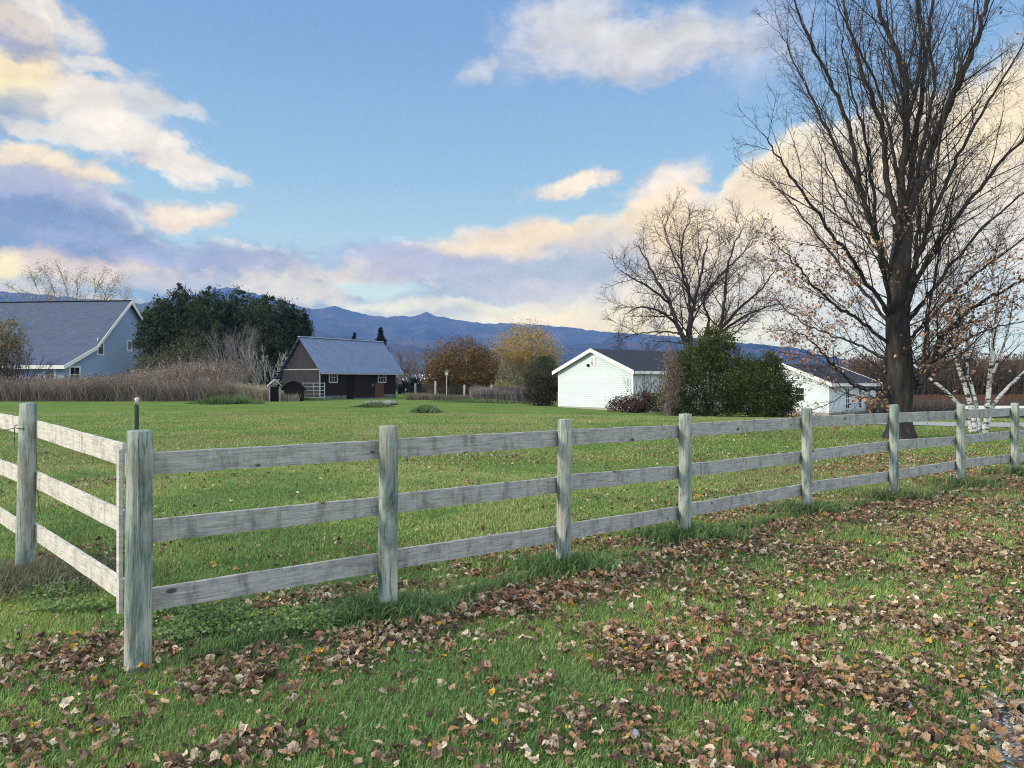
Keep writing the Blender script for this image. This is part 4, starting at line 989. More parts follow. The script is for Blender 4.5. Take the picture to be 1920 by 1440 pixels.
stems = [([bpnt(1278, 665), bpnt(1268, 640), bpnt(1248, 600), bpnt(1235, 560, 1), bpnt(1205, 510, 2), bpnt(1180, 460, 2.5)], .36),
         ([bpnt(1278, 660), bpnt(1276, 620), bpnt(1284, 570, -.5), bpnt(1300, 500, -1), bpnt(1312, 440, -1.5)], .30),
         ([bpnt(1268, 640), bpnt(1276, 590, .8), bpnt(1270, 530, 1.6), bpnt(1245, 480, 2.2), bpnt(1228, 430, 2.6)], .24),
         ([bpnt(1290, 670), bpnt(1300, 640, 1), bpnt(1312, 600, 1.6), bpnt(1302, 560, 2), bpnt(1330, 480, 2.6)], .24),
         ([bpnt(1290, 670), bpnt(1316, 645, -.6), bpnt(1334, 610, -1.2), bpnt(1340, 550, -2), bpnt(1350, 480, -2.6), bpnt(1372, 430, -3)], .28),
         ([bpnt(1334, 615, -1), bpnt(1372, 575, -1.6), bpnt(1410, 540, -2), bpnt(1440, 500, -2.4)], .20),
         ([bpnt(1325, 630, -.8), bpnt(1365, 600, -.2), bpnt(1410, 580, .4), bpnt(1445, 570, 1.0)], .17),
         ([bpnt(1252, 608), bpnt(1222, 585, -1), bpnt(1185, 575, -2), bpnt(1150, 590, -2.6)], .17),
         ([bpnt(1260, 625), bpnt(1225, 622, 1), bpnt(1180, 625, 2), bpnt(1145, 638, 2.6)], .12),
         ([bpnt(1238, 570, .8), bpnt(1200, 540, 0), bpnt(1165, 520, -1), bpnt(1140, 505, -1.6)], .16),
         ([bpnt(1284, 570, -.5), bpnt(1262, 520, -2), bpnt(1260, 450, -3.5), bpnt(1280, 405, -4)], .17),
         ([bpnt(1302, 560, 2), bpnt(1330, 520, 3), bpnt(1370, 480, 4), bpnt(1400, 450, 4.5)], .15)]
BSPEC = [dict(key='limb', n=1.15, per_m=True, t0=.15, ang=(25, 55), len=1.5, rel=True, taper=.45, rr=.42, rmax=.075, rmin=.022, seg=8, wig=.09, up=.02, sides=5),
         dict(key='limb', n=3.2, per_m=True, t0=.12, ang=(25, 58), len=.8, rel=True, taper=.4, rr=.45, rmin=.013, seg=6, wig=.12, up=.01, sides=4, tip=.5),
         dict(key='twig', n=6, per_m=True, t0=.1, ang=(25, 60), len=.75, taper=.3, rr=.5, rmin=.011, seg=4, wig=.14, up=-.01, sides=3, tip=.6)]
tk = smooth_path([bpnt(1284, 790), bpnt(1284, 740), bpnt(1280, 700), bpnt(1278, 660)], 5)
bt_root, bt_t = open_tree('bare_tree', 'broad leafless tree with a rounded crown rising behind the white garage', (bx0.x + .8, BY, bz0), stems, BSPEC, 31, M_TWIG, M_TWIG, trunk=(tk, np.linspace(.52, .34, len(tk))))
print('bare', {k: len(v) for k, v in bt_t.tubes.items()})

# ---- birch clump beyond the fence on the right
def birch_bark():
    m, nt, b = mat_base("white_birch_bark"); N = nt.nodes; L = nt.links; tc = N.new('ShaderNodeTexCoord')
    mpn = N.new('ShaderNodeMapping'); L.new(tc.outputs['Object'], mpn.inputs[0]); mpn.inputs['Scale'].default_value = (1, 1, 2.6)
    n = N.new('ShaderNodeTexNoise'); L.new(mpn.outputs[0], n.inputs['Vector']); n.inputs['Scale'].default_value = 5.5; n.inputs['Detail'].default_value = 6; n.inputs['Roughness'].default_value = .7
    r = N.new('ShaderNodeValToRGB'); L.new(n.outputs['Fac'], r.inputs[0]); c = r.color_ramp; c.elements[0].position = .43; c.elements[0].color = (.05, .045, .045, 1); c.elements[1].position = .52; c.elements[1].color = (.74, .74, .73, 1)
    L.new(r.outputs[0], b.inputs['Base Color']); return m
M_BIRCH = birch_bark()
QY = 24.0; q0 = px(1838, 812, QY); qz = float(ground(q0.x, QY))
def qp(x, y, dd=0): p = px(x, y, QY + dd); return np.array([p.x - q0.x, p.y - QY, p.z - qz])
birch = thing('birch_tree', 'clump of white-barked birch stems leaning apart behind the fence at the right', 'tree', (q0.x, QY, qz)); T = Tree(77)
QS = [([qp(1822, 815), qp(1810, 775), qp(1775, 735), qp(1738, 705), qp(1700, 672, .3), qp(1660, 640, .5)], .10),
      ([qp(1828, 818), qp(1822, 770), qp(1808, 720), qp(1795, 680), qp(1786, 620, .4), qp(1780, 540, .6), qp(1790, 450, .8)], .14),
      ([qp(1834, 818), qp(1832, 770), qp(1822, 725), qp(1814, 690), qp(1818, 630, -.5), qp(1830, 560, -.8)], .10),
      ([qp(1842, 818), qp(1850, 770), qp(1856, 710), qp(1862, 650), qp(1868, 580, .3), qp(1862, 500, .6), qp(1880, 420, .9)], .14),
      ([qp(1846, 818), qp(1862, 762), qp(1888, 728), qp(1918, 700), qp(1960, 660, .5), qp(2000, 600, .9)], .10),
      ([qp(1856, 715), qp(1872, 675, -.5), qp(1890, 620, -.9), qp(1900, 560, -1.2)], .06)]
QSPEC = [dict(key='limb', n=2.0, per_m=True, t0=.35, ang=(25, 50), len=.75, rel=True, taper=.4, rr=.45, rmax=.03, rmin=.010, seg=7, wig=.09, up=.03, sides=4),
         dict(key='twig', n=4.5, per_m=True, t0=.1, ang=(25, 55), len=.5, taper=.3, rr=.5, rmin=.005, seg=4, wig=.11, up=-.02, sides=3, tip=.6),
         dict(key='twig', n=2.5, t0=.1, ang=(25, 60), len=.26, taper=.3, rr=.6, rmin=.0036, seg=3, wig=.14, up=-.03, sides=3, tip=.6)]
for cp, r0 in QS:
    P = smooth_path(cp, 6); tt = np.linspace(0, 1, len(P)); r = .62 * r0 * (1 - tt) ** .6 * .9 + .010
    T.tubes['stem'] = []; T.add('stem', P, r, 10); T.tube_mesh('stem', 'stem', M_BIRCH, birch); T.grow(P, r, 0, QSPEC)
T.tube_mesh('branches', 'limb', M_TWIG, birch); T.tube_mesh('twigs', 'twig', M_TWIG, birch)

# ---- evergreens, shrubs, and the coloured trees in the middle distance
def bushy(name, label, cat, x, y, lobes, n, size, cols, seed, clump=60, spread=.16, inner=.35, group=None, stems=6, stem_mat=None, aspect=.6, mat=None, zg=None, jit=0, trunk_r=None, lean=.5):
    """foliage plant at ground point (x,y); lobes = (dx,dy,z,rx,ry,rz)"""
    z0 = float(ground(x, y)) if zg is None else zg; root = thing(name, label, cat, (x, y, z0), 0, group); R = np.random.default_rng(seed)
    P = shell_points(R, lobes, n, clump, spread, inner, zmin=.02)
    leaf_cards('foliage', P, size, cols, mat or M_FOL, root, seed + 1, aspect=aspect)
    t = Tree(seed + 2)
    for k in range(stems):
        l = lobes[k % len(lobes)]; e = np.array(l[:3]) + R.normal(0, .35, 3) * np.array(l[3:6]); e[2] = max(e[2], .5); s0 = np.array([R.normal(0, .12) * l[3], R.normal(0, .12) * l[4], -.1])
        Pp = smooth_path([s0, s0 * .6 + e * .4 + R.normal(0, .08, 3) * l[3], e], 5); h = e[2]; r0 = trunk_r or max(.02, h * .012)
        t.add('s', Pp, np.linspace(r0, r0 * .3, len(Pp)), 6)
        t.grow(Pp, np.linspace(r0, r0 * .3, len(Pp)), 0, [dict(key='s', n=7, t0=.3, ang=(20, 50), len=max(.3, l[3] * .55), taper=.3, rr=.5, rmin=.008, seg=4, wig=.1, up=.02, sides=3, tip=.4)])
    t.tube_mesh('trunk' if cat == 'tree' else 'stems', 's', stem_mat or M_TWIG, root)
    return root
def at(col, Y): return (col - 960) / F * Y
def wpx(w, Y): return w / F * Y
def conifer(name, label, x, y, h, r, n, size, cols, seed, group=None, z=None, ragged=.25):
    z0 = float(ground(x, y)) if z is None else z; root = thing(name, label, 'tree', (x, y, z0), 0, group); R = np.random.default_rng(seed); P = []
    nt_ = max(10, int(h * 5.5))
    for k in range(nt_):
        t = (k + R.random()) / nt_; zz = h * (.05 + .95 * t); rr = r * (1 - t) ** .8 * R.uniform(1 - ragged, 1.1) + .05
        nb = max(4, int(9 * (1 - t) + 3))
        for b in range(nb):
            a = R.random() * 6.28; m = max(6, int(n / nt_ / nb)); u_ = R.random(m) ** .7; L_ = rr * R.uniform(.6, 1.15)
            P.append(np.stack([np.cos(a) * u_ * L_, np.sin(a) * u_ * L_, zz - u_ * L_ * .25 + .12 * L_ * u_ ** 2], -1) + R.normal(0, .05 * r * (1 - t) + .03, (m, 3)))
    leaf_cards('foliage', np.concatenate(P), size, cols, M_FOL, root, seed + 1, aspect=.45)
    t = Tree(seed); t.add('t', np.array([[0, 0, -.2], [0, 0, h * .5], [0, 0, h]]), [h * .018, h * .012, .01], 7); t.tube_mesh('trunk', 't', M_TWIG, root)
    return root
CED = [(.034, .058, .028), (.055, .082, .036), (.020, .036, .020), (.080, .098, .044)]
SPR = [(.016, .030, .026), (.026, .042, .034), (.010, .020, .018)]
GY = 84.0
# row of arborvitae making the big dark mass
for k, (col, top, w_, yy) in enumerate(((300, 560, 62, 84), (338, 532, 74, 86), (390, 540, 84, 84), (446, 542, 90, 86), (502, 550, 86, 84), (548, 574, 62, 85))):
    h_ = H - (top - HY) * yy / F; r_ = wpx(w_, yy) * .62; x_ = at(col, yy)
    lobes = [(0, 0, h_ * .30, r_ * 1.05, r_, h_ * .32), (0, 0, h_ * .55, r_ * .98, r_, h_ * .30), (r_ * .2, 0, h_ * .76, r_ * .70, r_ * .7, h_ * .20), (-r_ * .35, 0, h_ * .74, r_ * .5, r_ * .5, h_ * .17), (0, 0, h_ * .92, r_ * .22, r_ * .22, h_ * .09)]
    lab = ['dark evergreen at the left end of the tall hedge row beside the blue house', 'tallest dark evergreen of the hedge row, second from the blue house', 'dark evergreen with a spiky tip, third in the hedge row', 'dark evergreen in the middle right of the hedge row, fourth from the blue house', 'dark evergreen fifth in the hedge row, behind the grey leafless brush', 'shorter dark evergreen closing the hedge row on the barn side'][k]
    bushy('evergreen_tree', lab, 'tree', x_, yy, lobes, 19000, .27, CED, 300 + k * 5, clump=45, spread=.13, inner=.5, group='tall evergreens left of the barn', stems=3, trunk_r=.12, aspect=.5)
conifer('spruce_tree', 'ragged dark spruce just behind the left end of the barn roof', at(572, 82), 82, H - (588 - HY) * 82 / F, 1.9, 9000, .26, SPR, 341)
conifer('spruce_tree', 'dark spruce tip showing above the right half of the barn roof', at(714, 98), 98, H - (613 - HY) * 98 / F, 2.6, 7000, .28, SPR, 345)
conifer('spruce_tree', 'small dark spruce tip peeping over the middle of the barn roof', at(665, 99), 99, H - (623 - HY) * 99 / F, 1.7, 4000, .26, SPR, 347)
OLV = [(.095, .105, .055), (.14, .14, .075), (.065, .075, .04), (.18, .165, .095)]
bushy('shrub', 'olive-green half-bare shrub in front of the dark evergreens', 'shrub', at(325, 76), 76, [(0, 0, 2.4, 4.0, 2.6, 2.3), (1.8, 0, 3.6, 2.6, 2.2, 2.5), (-2.6, 0, 1.8, 2.2, 2, 1.8)], 9000, .16, OLV, 350, clump=25, spread=.22, inner=.3, stems=22, stem_mat=M_GREYTWIG)
# bare grey brush
def bare_bush(name, label, x, y, h, w, n, seed, mat, cat='shrub', spec=None, group=None, r0=.035, lean=.6, z=None, rm=.012):
    z0 = float(ground(x, y)) if z is None else z; root = thing(name, label, cat, (x, y, z0), 0, group); t = Tree(seed)
    for k in range(n):
        a = t.r.random() * 6.28; q = t.r.random() ** .6; d = [math.cos(a) * lean * q, math.sin(a) * lean * q, 1]
        P = t.path([math.cos(a) * w * .15 * q, math.sin(a) * w * .15 * q, -.1], d, h * t.r.uniform(.75, 1.1), 9, .06, .02); r = np.linspace(r0, r0 * .3, 10)
        t.add('limb', P, r, 5)
        t.grow(P, r, 0, spec or [dict(key='limb', n=9, t0=.25, ang=(15, 40), len=h * .32, taper=.4, rr=.6, rmin=rm, seg=6, wig=.08, up=.03, sides=4, tip=.5), dict(key='twig', n=6, t0=.2, ang=(20, 45), len=h * .12, taper=.3, rr=.7, rmin=rm * .75, seg=4, wig=.1, up=.02, sides=3)])
    t.tube_mesh('branches', 'limb', mat, root); t.tube_mesh('twigs', 'twig', mat, root); return root
bare_bush('bare_shrub', 'tall grey leafless brush of upswept stems before the evergreens, left of the barn', at(445, 74), 74, 6.2, 5, 20, 361, M_GREYTWIG, r0=.06, lean=.38)
bare_bush('bare_shrub', 'grey leafless brush with thin arching stems between the olive shrub and the barn', at(400, 73), 73, 4.2, 4, 14, 363, M_GREYTWIG, r0=.045, lean=.6)
bare_bush('dead_tree', 'small pale dead tree with white-grey branches just left of the barn', at(500, 71), 71, 4.4, 3, 8, 365, M_PALEBARK, cat='tree', r0=.055, lean=.55, rm=.018)
# round brown tree, yellow tree, shrubs
BRN = [(.21, .135, .045), (.14, .09, .035), (.07, .06, .03), (.30, .17, .05)]
Y_ = 80; bushy('round_tree', 'round russet-brown tree right of the barn behind the picket fence', 'tree', at(872, Y_), Y_, [(0, 0, 2.7, 3.7, 3.2, 3.1), (-1.6, 0, 1.9, 2.2, 2.2, 2.0), (1.5, 0, 2.2, 2.2, 2.2, 2.2)], 42000, .17, BRN, 370, clump=44, spread=.14, inner=.45, stems=8, trunk_r=.08)
YEL = [(.46, .34, .10), (.52, .42, .16), (.28, .22, .09), (.17, .18, .09), (.54, .30, .14)]
Y_ = 84; bushy('autumn_tree', 'rounded yellow-orange autumn tree left of the white garage', 'tree', at(986, Y_), Y_, [(0, 0, 4.7, 3.5, 3.0, 3.1), (-.8, 0, 2.6, 2.6, 2.4, 2.2), (.9, 0, 3.2, 2.7, 2.4, 2.4)], 34000, .16, YEL, 374, clump=30, spread=.15, inner=.45, stems=16, stem_mat=M_GREYTWIG, trunk_r=.07)
GRN = [(.05, .075, .04), (.08, .10, .05), (.035, .055, .03)]
Y_ = 79; bushy('shrub', 'grey-green leafy shrub growing against the lower right of the yellow autumn tree', 'shrub', at(1015, Y_), Y_, [(0, 0, 2.0, 1.6, 1.6, 2.0), (.5, 0, 3.3, 1.1, 1.1, 1.1)], 9000, .15, GRN + [(.12, .12, .07)], 378, clump=30, spread=.16, stems=6)
PAL = [(.34, .32, .22), (.24, .22, .14), (.14, .13, .09)]
Y_ = 77; bushy('shrub', 'pale straw-leaved shrub at the lower left of the yellow autumn tree', 'shrub', at(952, Y_), Y_, [(0, 0, 1.9, 1.3, 1.3, 1.7), (.6, 0, 1.2, 1.4, 1.3, 1.2)], 3000, .16, PAL, 382, clump=14, spread=.2, stems=16, stem_mat=M_GREYTWIG)
DRK = [(.045, .050, .026), (.075, .060, .035), (.025, .035, .018), (.10, .07, .05)]
Y_ = 58; bushy('shrub', 'dark upright shrub hugging the left corner of the white garage', 'shrub', at(1010, Y_), Y_, [(0, 0, 1.2, 1.15, 1.1, 1.3), (.7, 0, 1.0, .8, .8, 1.2)], 8000, .12, DRK, 386, clump=24, spread=.18, stems=14)
Y_ = 70; bushy('ornamental_grass', 'mound of yellow-green ornamental grass behind the picket fence', 'plant', at(942, Y_), Y_, [(0, 0, .9, 1.0, .8, .75)], 5000, .16, [(.30, .28, .08), (.20, .22, .06)], 390, clump=20, spread=.15, stems=0, aspect=.2) if True else None
# shrubs by the garage and the big cedar
RED = [(.09, .045, .038), (.14, .075, .06), (.05, .03, .026), (.20, .12, .09)]
Y_ = 47.5; bushy('shrub', 'low reddish-brown shrub along the foot of the white garage', 'shrub', at(1190, Y_), Y_, [(-.9, 0, .45, .9, .6, .5), (.2, 0, .6, 1.0, .7, .6), (1.2, 0, .6, .9, .6, .6)], 6500, .10, RED, 394, clump=20, spread=.2, stems=30)
bare_bush('bare_shrub', 'thin leafless shrub standing before the corner of the white garage', at(1205, 48.2), 48.2, 2.6, 1.5, 9, 397, M_TWIG, r0=.02, lean=.65, rm=.008)
PNK = [(.24, .17, .14), (.30, .22, .18), (.16, .11, .09)]
Y_ = 40.6; bushy('shrub', 'tall pinkish-brown shrub between the white garage and the big dark green bush', 'shrub', at(1252, Y_), Y_, [(0, 0, 1.4, .55, .5, 1.3), (.1, 0, 2.7, .42, .4, .95), (.35, 0, 1.9, .45, .4, 1.2)], 3800, .085, PNK, 400, clump=14, spread=.25, inner=.2, stems=22, stem_mat=M_GREYTWIG)
BIG = [(.050, .078, .022), (.09, .115, .032), (.022, .040, .014), (.15, .16, .045)]
Y_ = 42.0; zb = float(ground(at(1370, Y_), Y_))
bushy('evergreen_bush', 'big spreading dark green bush in front of the bare tree, right of the garage', 'bush', at(1332, Y_), Y_, [(0, 0, 2.0, 2.0, 1.7, 2.0), (.45, 0, 3.5, 1.0, 1.0, 1.15), (-1.1, 0, 1.4, 1.4, 1.2, 1.5), (1.5, 0, 2.0, 1.2, 1.2, 1.4), (2.1, 0, 1.5, 1.6, 1.3, 1.6), (-.6, 0, 3.1, .9, .9, 1.0), (.2, .1, 4.35, .5, .5, .5), (.95, 0, 4.0, .45, .45, .45), (-1.5, 0, 2.3, .6, .6, .6), (-1.9, 0, .9, .9, .9, .9), (2.5, .2, .9, 1.0, 1.0, 1.0), (-.3, -.5, 3.75, .5, .5, .55)], 46000, .105, BIG, 404, clump=64, spread=.2, inner=.5, stems=14, trunk_r=.06)
bushy('evergreen_bush', 'smaller dark green bush at the right side of the big one, touching the white outbuilding', 'bush', at(1440, Y_ + 1), Y_ + 1, [(0, 0, 1.5, 1.15, 1.1, 1.5), (.15, 0, 2.7, .55, .6, .8), (.7, 0, 1.0, .8, .9, 1.0), (-.7, 0, 2.3, .7, .6, .7)], 20000, .105, BIG, 408, clump=64, spread=.22, inner=.45, stems=8, trunk_r=.05)
# left edge: yellowing tree, leafless shrub, thin-crowned tree behind the house
AUT = [(.24, .20, .06), (.14, .13, .05), (.34, .25, .08), (.08, .09, .035)]
Y_ = 68; bushy('autumn_tree', 'yellow-green leafy tree at the left edge before the blue house', 'tree', at(-8, Y_), Y_, [(0, 0, 4.6, 2.2, 2.2, 2.3), (.9, 0, 5.9, 1.4, 1.4, 1.3), (-.5, 0, 3.0, 2.2, 2.0, 2.2)], 9000, .16, AUT, 412, clump=22, spread=.2, stems=10)
bare_bush('bare_shrub', 'dark leafless shrub in front of the blue house roof', at(28, 66), 66, 4.6, 4, 15, 415, M_TWIG, r0=.05, lean=.95, rm=.014)
sp_ = Tree(1)
hx, hy = at(140, 112), 112
stems = [([np.array([0, 0, 5.0]), np.array([a * .5, 0, 9.0]), np.array([a, b, h_])], .16) for a, b, h_ in ((-8.0, 0, 14.5), (-5.5, 2, 15.8), (-2.6, -2, 16.8), (0, 1, 17.2), (2.6, 2, 16.8), (5.4, -1, 15.6), (7.6, 0, 13.6), (-9.5, 0, 12.4), (9.6, 0, 11.8), (0, -3, 16.6), (-4, -3, 15.5), (4, 3, 15.6))]
TS = [dict(key='limb', n=8, t0=.35, ang=(15, 40), len=3.0, taper=.3, rr=.5, rmin=.035, seg=6, wig=.07, up=.03, sides=4, tip=.5), dict(key='twig', n=7, t0=.2, ang=(20, 45), len=1.2, taper=.3, rr=.6, rmin=.02, seg=4, wig=.1, up=.02, sides=3, leaf=True)]
tr_, tt_ = open_tree('thin_tree', 'wide thin-crowned tree with sparse pale yellow leaves behind the blue house', (hx, hy, 0), stems, TS, 418, M_GREYTWIG, M_GREYTWIG, trunk=(np.array([[0, 0, -.3], [0, 0, 2.5], [0, 0, 5.2]]), [.5, .4, .34]))
tp = np.concatenate(tt_.tips); R = np.random.default_rng(3); tp = np.repeat(tp, 5, 0)
leaf_cards('leaves', tp, .17, [(.34, .30, .19), (.25, .22, .15), (.44, .39, .25)], M_FOL, tr_, 419, jit=.45)
# grey-violet leafless trees between barn and round tree, and beyond the garage
for k, (col, Y_, h_, w__, n_) in enumerate(((795, 100, 6.4, 6, 16), (768, 104, 5.0, 5, 12), (1210, 92, 6.4, 5, 16), (1180, 96, 5.0, 5, 14))):
    bare_bush('bare_tree', ['hazy grey leafless tree between the barn and the round brown tree', 'low leafless tree right behind the barn gable end', 'leafless tree behind the garage roof, below the broad bare tree', 'low leafless tree behind the left part of the garage roof'][k], at(col, Y_), Y_, h_, w__, n_, 430 + k, M_GREYTWIG if k < 2 else M_TWIG, cat='tree', r0=.08, lean=.75, rm=.022)
Y_ = 96; bushy('evergreen_bush', 'dark low evergreen bush in front of the pale building', 'bush', at(782, Y_), Y_, [(0, 0, .9, 1.5, 1, 1.0), (-1.4, 0, .7, 1.0, 1, .8)], 5000, .2, SPR, 440, stems=3)

# ---- stuff: tall dry weeds, brush and far woods, all uncountable
def weed_field(name, xs_fn, n, h, cols, seed, wbl=.02, lean=.25, heads=0.4, wid=.02, mat=None, nz_=.6):
    R = np.random.default_rng(seed); x, y = xs_fn(R, n); n = len(x); z = ground(x, y)
    hh = h(x, y) * R.uniform(.55, 1.15, n) * (.75 + .5 * fbm(x * .6 + 80, y * .6 + 80, 3)); a = R.random(n) * 6.28; l = R.random(n) * lean * hh
    b0 = np.stack([x, y, z - .03], -1); d = np.stack([np.cos(a) * l, np.sin(a) * l, hh], -1); wv = np.stack([-np.sin(a + 1), np.cos(a + 1), 0 * a], -1) * wid
    mid = b0 + d * .55 + np.stack([0 * a, 0 * a, hh * .04], -1); tip = b0 + d
    V = np.stack([b0 - wv, b0 + wv, mid + wv * .8, mid - wv * .8, tip], 1).reshape(-1, 3); i = np.arange(n)[:, None] * 5
    Fq = np.concatenate([i, i + 1, i + 2, i, i + 2, i + 3, i + 3, i + 2, i + 4], 1).reshape(-1)
    c = np.asarray(cols); cl_ = c[R.integers(0, len(c), n)] * R.uniform(.6, 1.35, n)[:, None] * (.7 + .6 * fbm(x * .35 + 20, y * .35 + 20, 3))[:, None]
    V2 = V; C2 = np.repeat(cl_, 5, 0); F2 = Fq
    if heads:   # feathery seed heads and side sprays
        m = int(n * heads * 3); k = R.integers(0, n, m); t = R.uniform(.55, 1.05, m)[:, None]; p = b0[k] + d[k] * t + R.normal(0, 1, (m, 3)) * (.06 * hh[k])[:, None]
        q = R.normal(0, 1, (m, 3)); q[:, 2] = np.abs(q[:, 2]) + .6; q /= np.linalg.norm(q, axis=1)[:, None]; s_z = (hh[k] * R.uniform(.04, .12, m))[:, None]; e_ = np.cross(q, R.normal(0, 1, (m, 3))); e_ /= np.linalg.norm(e_, axis=1)[:, None]
        Vh = np.stack([p, p + q * s_z * .5 + e_ * s_z * .25, p + q * s_z], 1).reshape(-1, 3); Fh = np.arange(m * 3) + len(V2)
        V2 = np.concatenate([V2, Vh]); F2 = np.concatenate([F2, Fh]); C2 = np.concatenate([C2, np.repeat(cl_[k] * 1.15, 3, 0)])
    o = np_mesh(name, V2, F2, 3, mat or M_FOL, col=C2); tag(o, kind='stuff'); return o
WD = [(.19, .155, .13), (.26, .215, .18), (.12, .10, .09), (.36, .31, .26), (.16, .125, .10)]
def band(x0, x1, Ya, Yb):   # columns x0..x1 at depths Ya..Yb
    def f(R, n):
        Y = np.sqrt(R.uniform(Ya ** 2, Yb ** 2, n)); c = R.uniform(x0, x1, n); return (c - 960) / F * Y, Y
    return f
weed_field('dry_weeds', band(-260, 440, 61, 74), 60000, lambda x, y: 1.55 + 1.15 * sst(x / y, -.57, -.42) * sst(y, 62, 67) + .9 * (fbm(x * .3 + 5, y * .3 + 5, 3) - .5), WD, 501, wid=.017, lean=.7, heads=1.3)
weed_field('pale_dry_grass', band(425, 560, 61.5, 66), 14000, lambda x, y: .75 + .55 * sst(x / y, -.29, -.35), [(.38, .33, .25), (.46, .41, .33), (.27, .23, .17)], 503, wid=.016, lean=.35)
weed_field('grey_brush', band(885, 1000, 66, 69.5), 9000, lambda x, y: 1.15 + 0 * x, [(.25, .23, .22), (.17, .15, .14), (.34, .32, .31)], 505, wid=.018, lean=.4)
weed_field('garden_weeds', band(760, 890, 66.5, 69.5), 5000, lambda x, y: .55 + 0 * x, [(.14, .14, .08), (.22, .19, .15)], 506, wid=.016, lean=.4)
weed_field('shadow_brush', band(1630, 2080, 47, 54), 26000, lambda x, y: .95 + 0 * x, [(.085, .075, .065), (.13, .11, .10), (.06, .06, .05)], 507, wid=.02, lean=.5)  # weeds coloured dark to stand for the stockade fence's shadow
weed_field('brown_brush', band(1600, 2250, 74, 96), 60000, lambda x, y: 4.2 + 0 * x, [(.12, .075, .062), (.17, .11, .095), (.085, .065, .055), (.10, .09, .065)], 509, wid=.035, lean=.35)
weed_field('brown_brush', band(1380, 1640, 90, 110), 16000, lambda x, y: 2.8 + 0 * x, [(.10, .075, .07), (.14, .10, .09)], 510, wid=.04, lean=.35)
MG = [(.10, .17, .06), (.15, .22, .07), (.07, .12, .045), (.20, .22, .12)]
for (c_, r_, w1, h_, s_) in ((425, 757, 75, .55, 511), (560, 750, 90, .45, 513), (800, 771, 32, .34, 515), (905, 752, 120, .30, 517), (700, 762, 42, .25, 519)):
    Yc = H * F / (r_ - HY); cx_ = at(c_, Yc)
    def f(R, n, Yc=Yc, cx_=cx_, w1=w1):
        a = R.random(n) * 6.28; q = R.random(n) ** .8; x = cx_ + np.cos(a) * q * wpx(w1, Yc); y = Yc + np.sin(a) * q * 2.0; m = fbm(x * .9 + 3, y * .9 + 3, 3) > .47; return x[m], y[m]
    weed_field('green_weeds', f, 4500, lambda x, y, h_=h_, cx_=cx_, w1=w1, Yc=Yc: h_ * np.clip(1.15 - 1.0 * np.abs(x - cx_) / wpx(w1, Yc), .15, 1) * (.4 + 1.2 * fbm(x * 1.3, y * 1.3, 3)), MG, s_, wid=.03, lean=1.0, heads=.8)
# woods far off
def far_wood(name, x0, x1, Ya, Yb, hmax, n, cols, seed, size=.9):
    R = np.random.default_rng(seed); k = n // 90; Y = np.sqrt(R.uniform(Ya ** 2, Yb ** 2, k)); X = (R.uniform(x0, x1, k) - 960) / F * Y; hh = hmax * R.uniform(.55, 1.1, k) * (.7 + .6 * fbm(X * .02 + 9, Y * .02 + 9, 3)); rr = hh * R.uniform(.3, .5, k)
    D = R.normal(0, 1, (k, 90, 3)); D /= np.linalg.norm(D, axis=2)[:, :, None]; D *= R.uniform(.55, 1.05, (k, 90, 1)); cl_ = np.asarray(cols)[R.integers(0, len(cols), k)]
    P = np.stack([X[:, None] + D[..., 0] * rr[:, None], Y[:, None] + D[..., 1] * rr[:, None], hh[:, None] * .52 + D[..., 2] * hh[:, None] * .5 - .9], -1).reshape(-1, 3)
    o = leaf_cards(name, P, size, [(1, 1, 1)], M_FOL, None, seed + 1, aspect=.7); a = o.data.color_attributes['tint']; cc = np.ones((len(o.data.vertices), 4), np.float32)
    cc[:, :3] = np.repeat(np.repeat(cl_, 90, 0) * R.uniform(.6, 1.3, (k * 90, 1)), 4, 0); a.data.foreach_set('color', cc.ravel()); tag(o, kind='stuff'); return o
far_wood('far_woods', -700, 2700, 170, 420, 5.2, 150000, [(.085, .06, .055), (.06, .055, .04), (.11, .07, .05), (.04, .05, .03)], 521)
far_wood('dark_woods', 1780, 2500, 96, 130, 6.2, 30000, [(.03, .04, .025), (.05, .05, .035), (.02, .03, .02)], 523, size=.5)

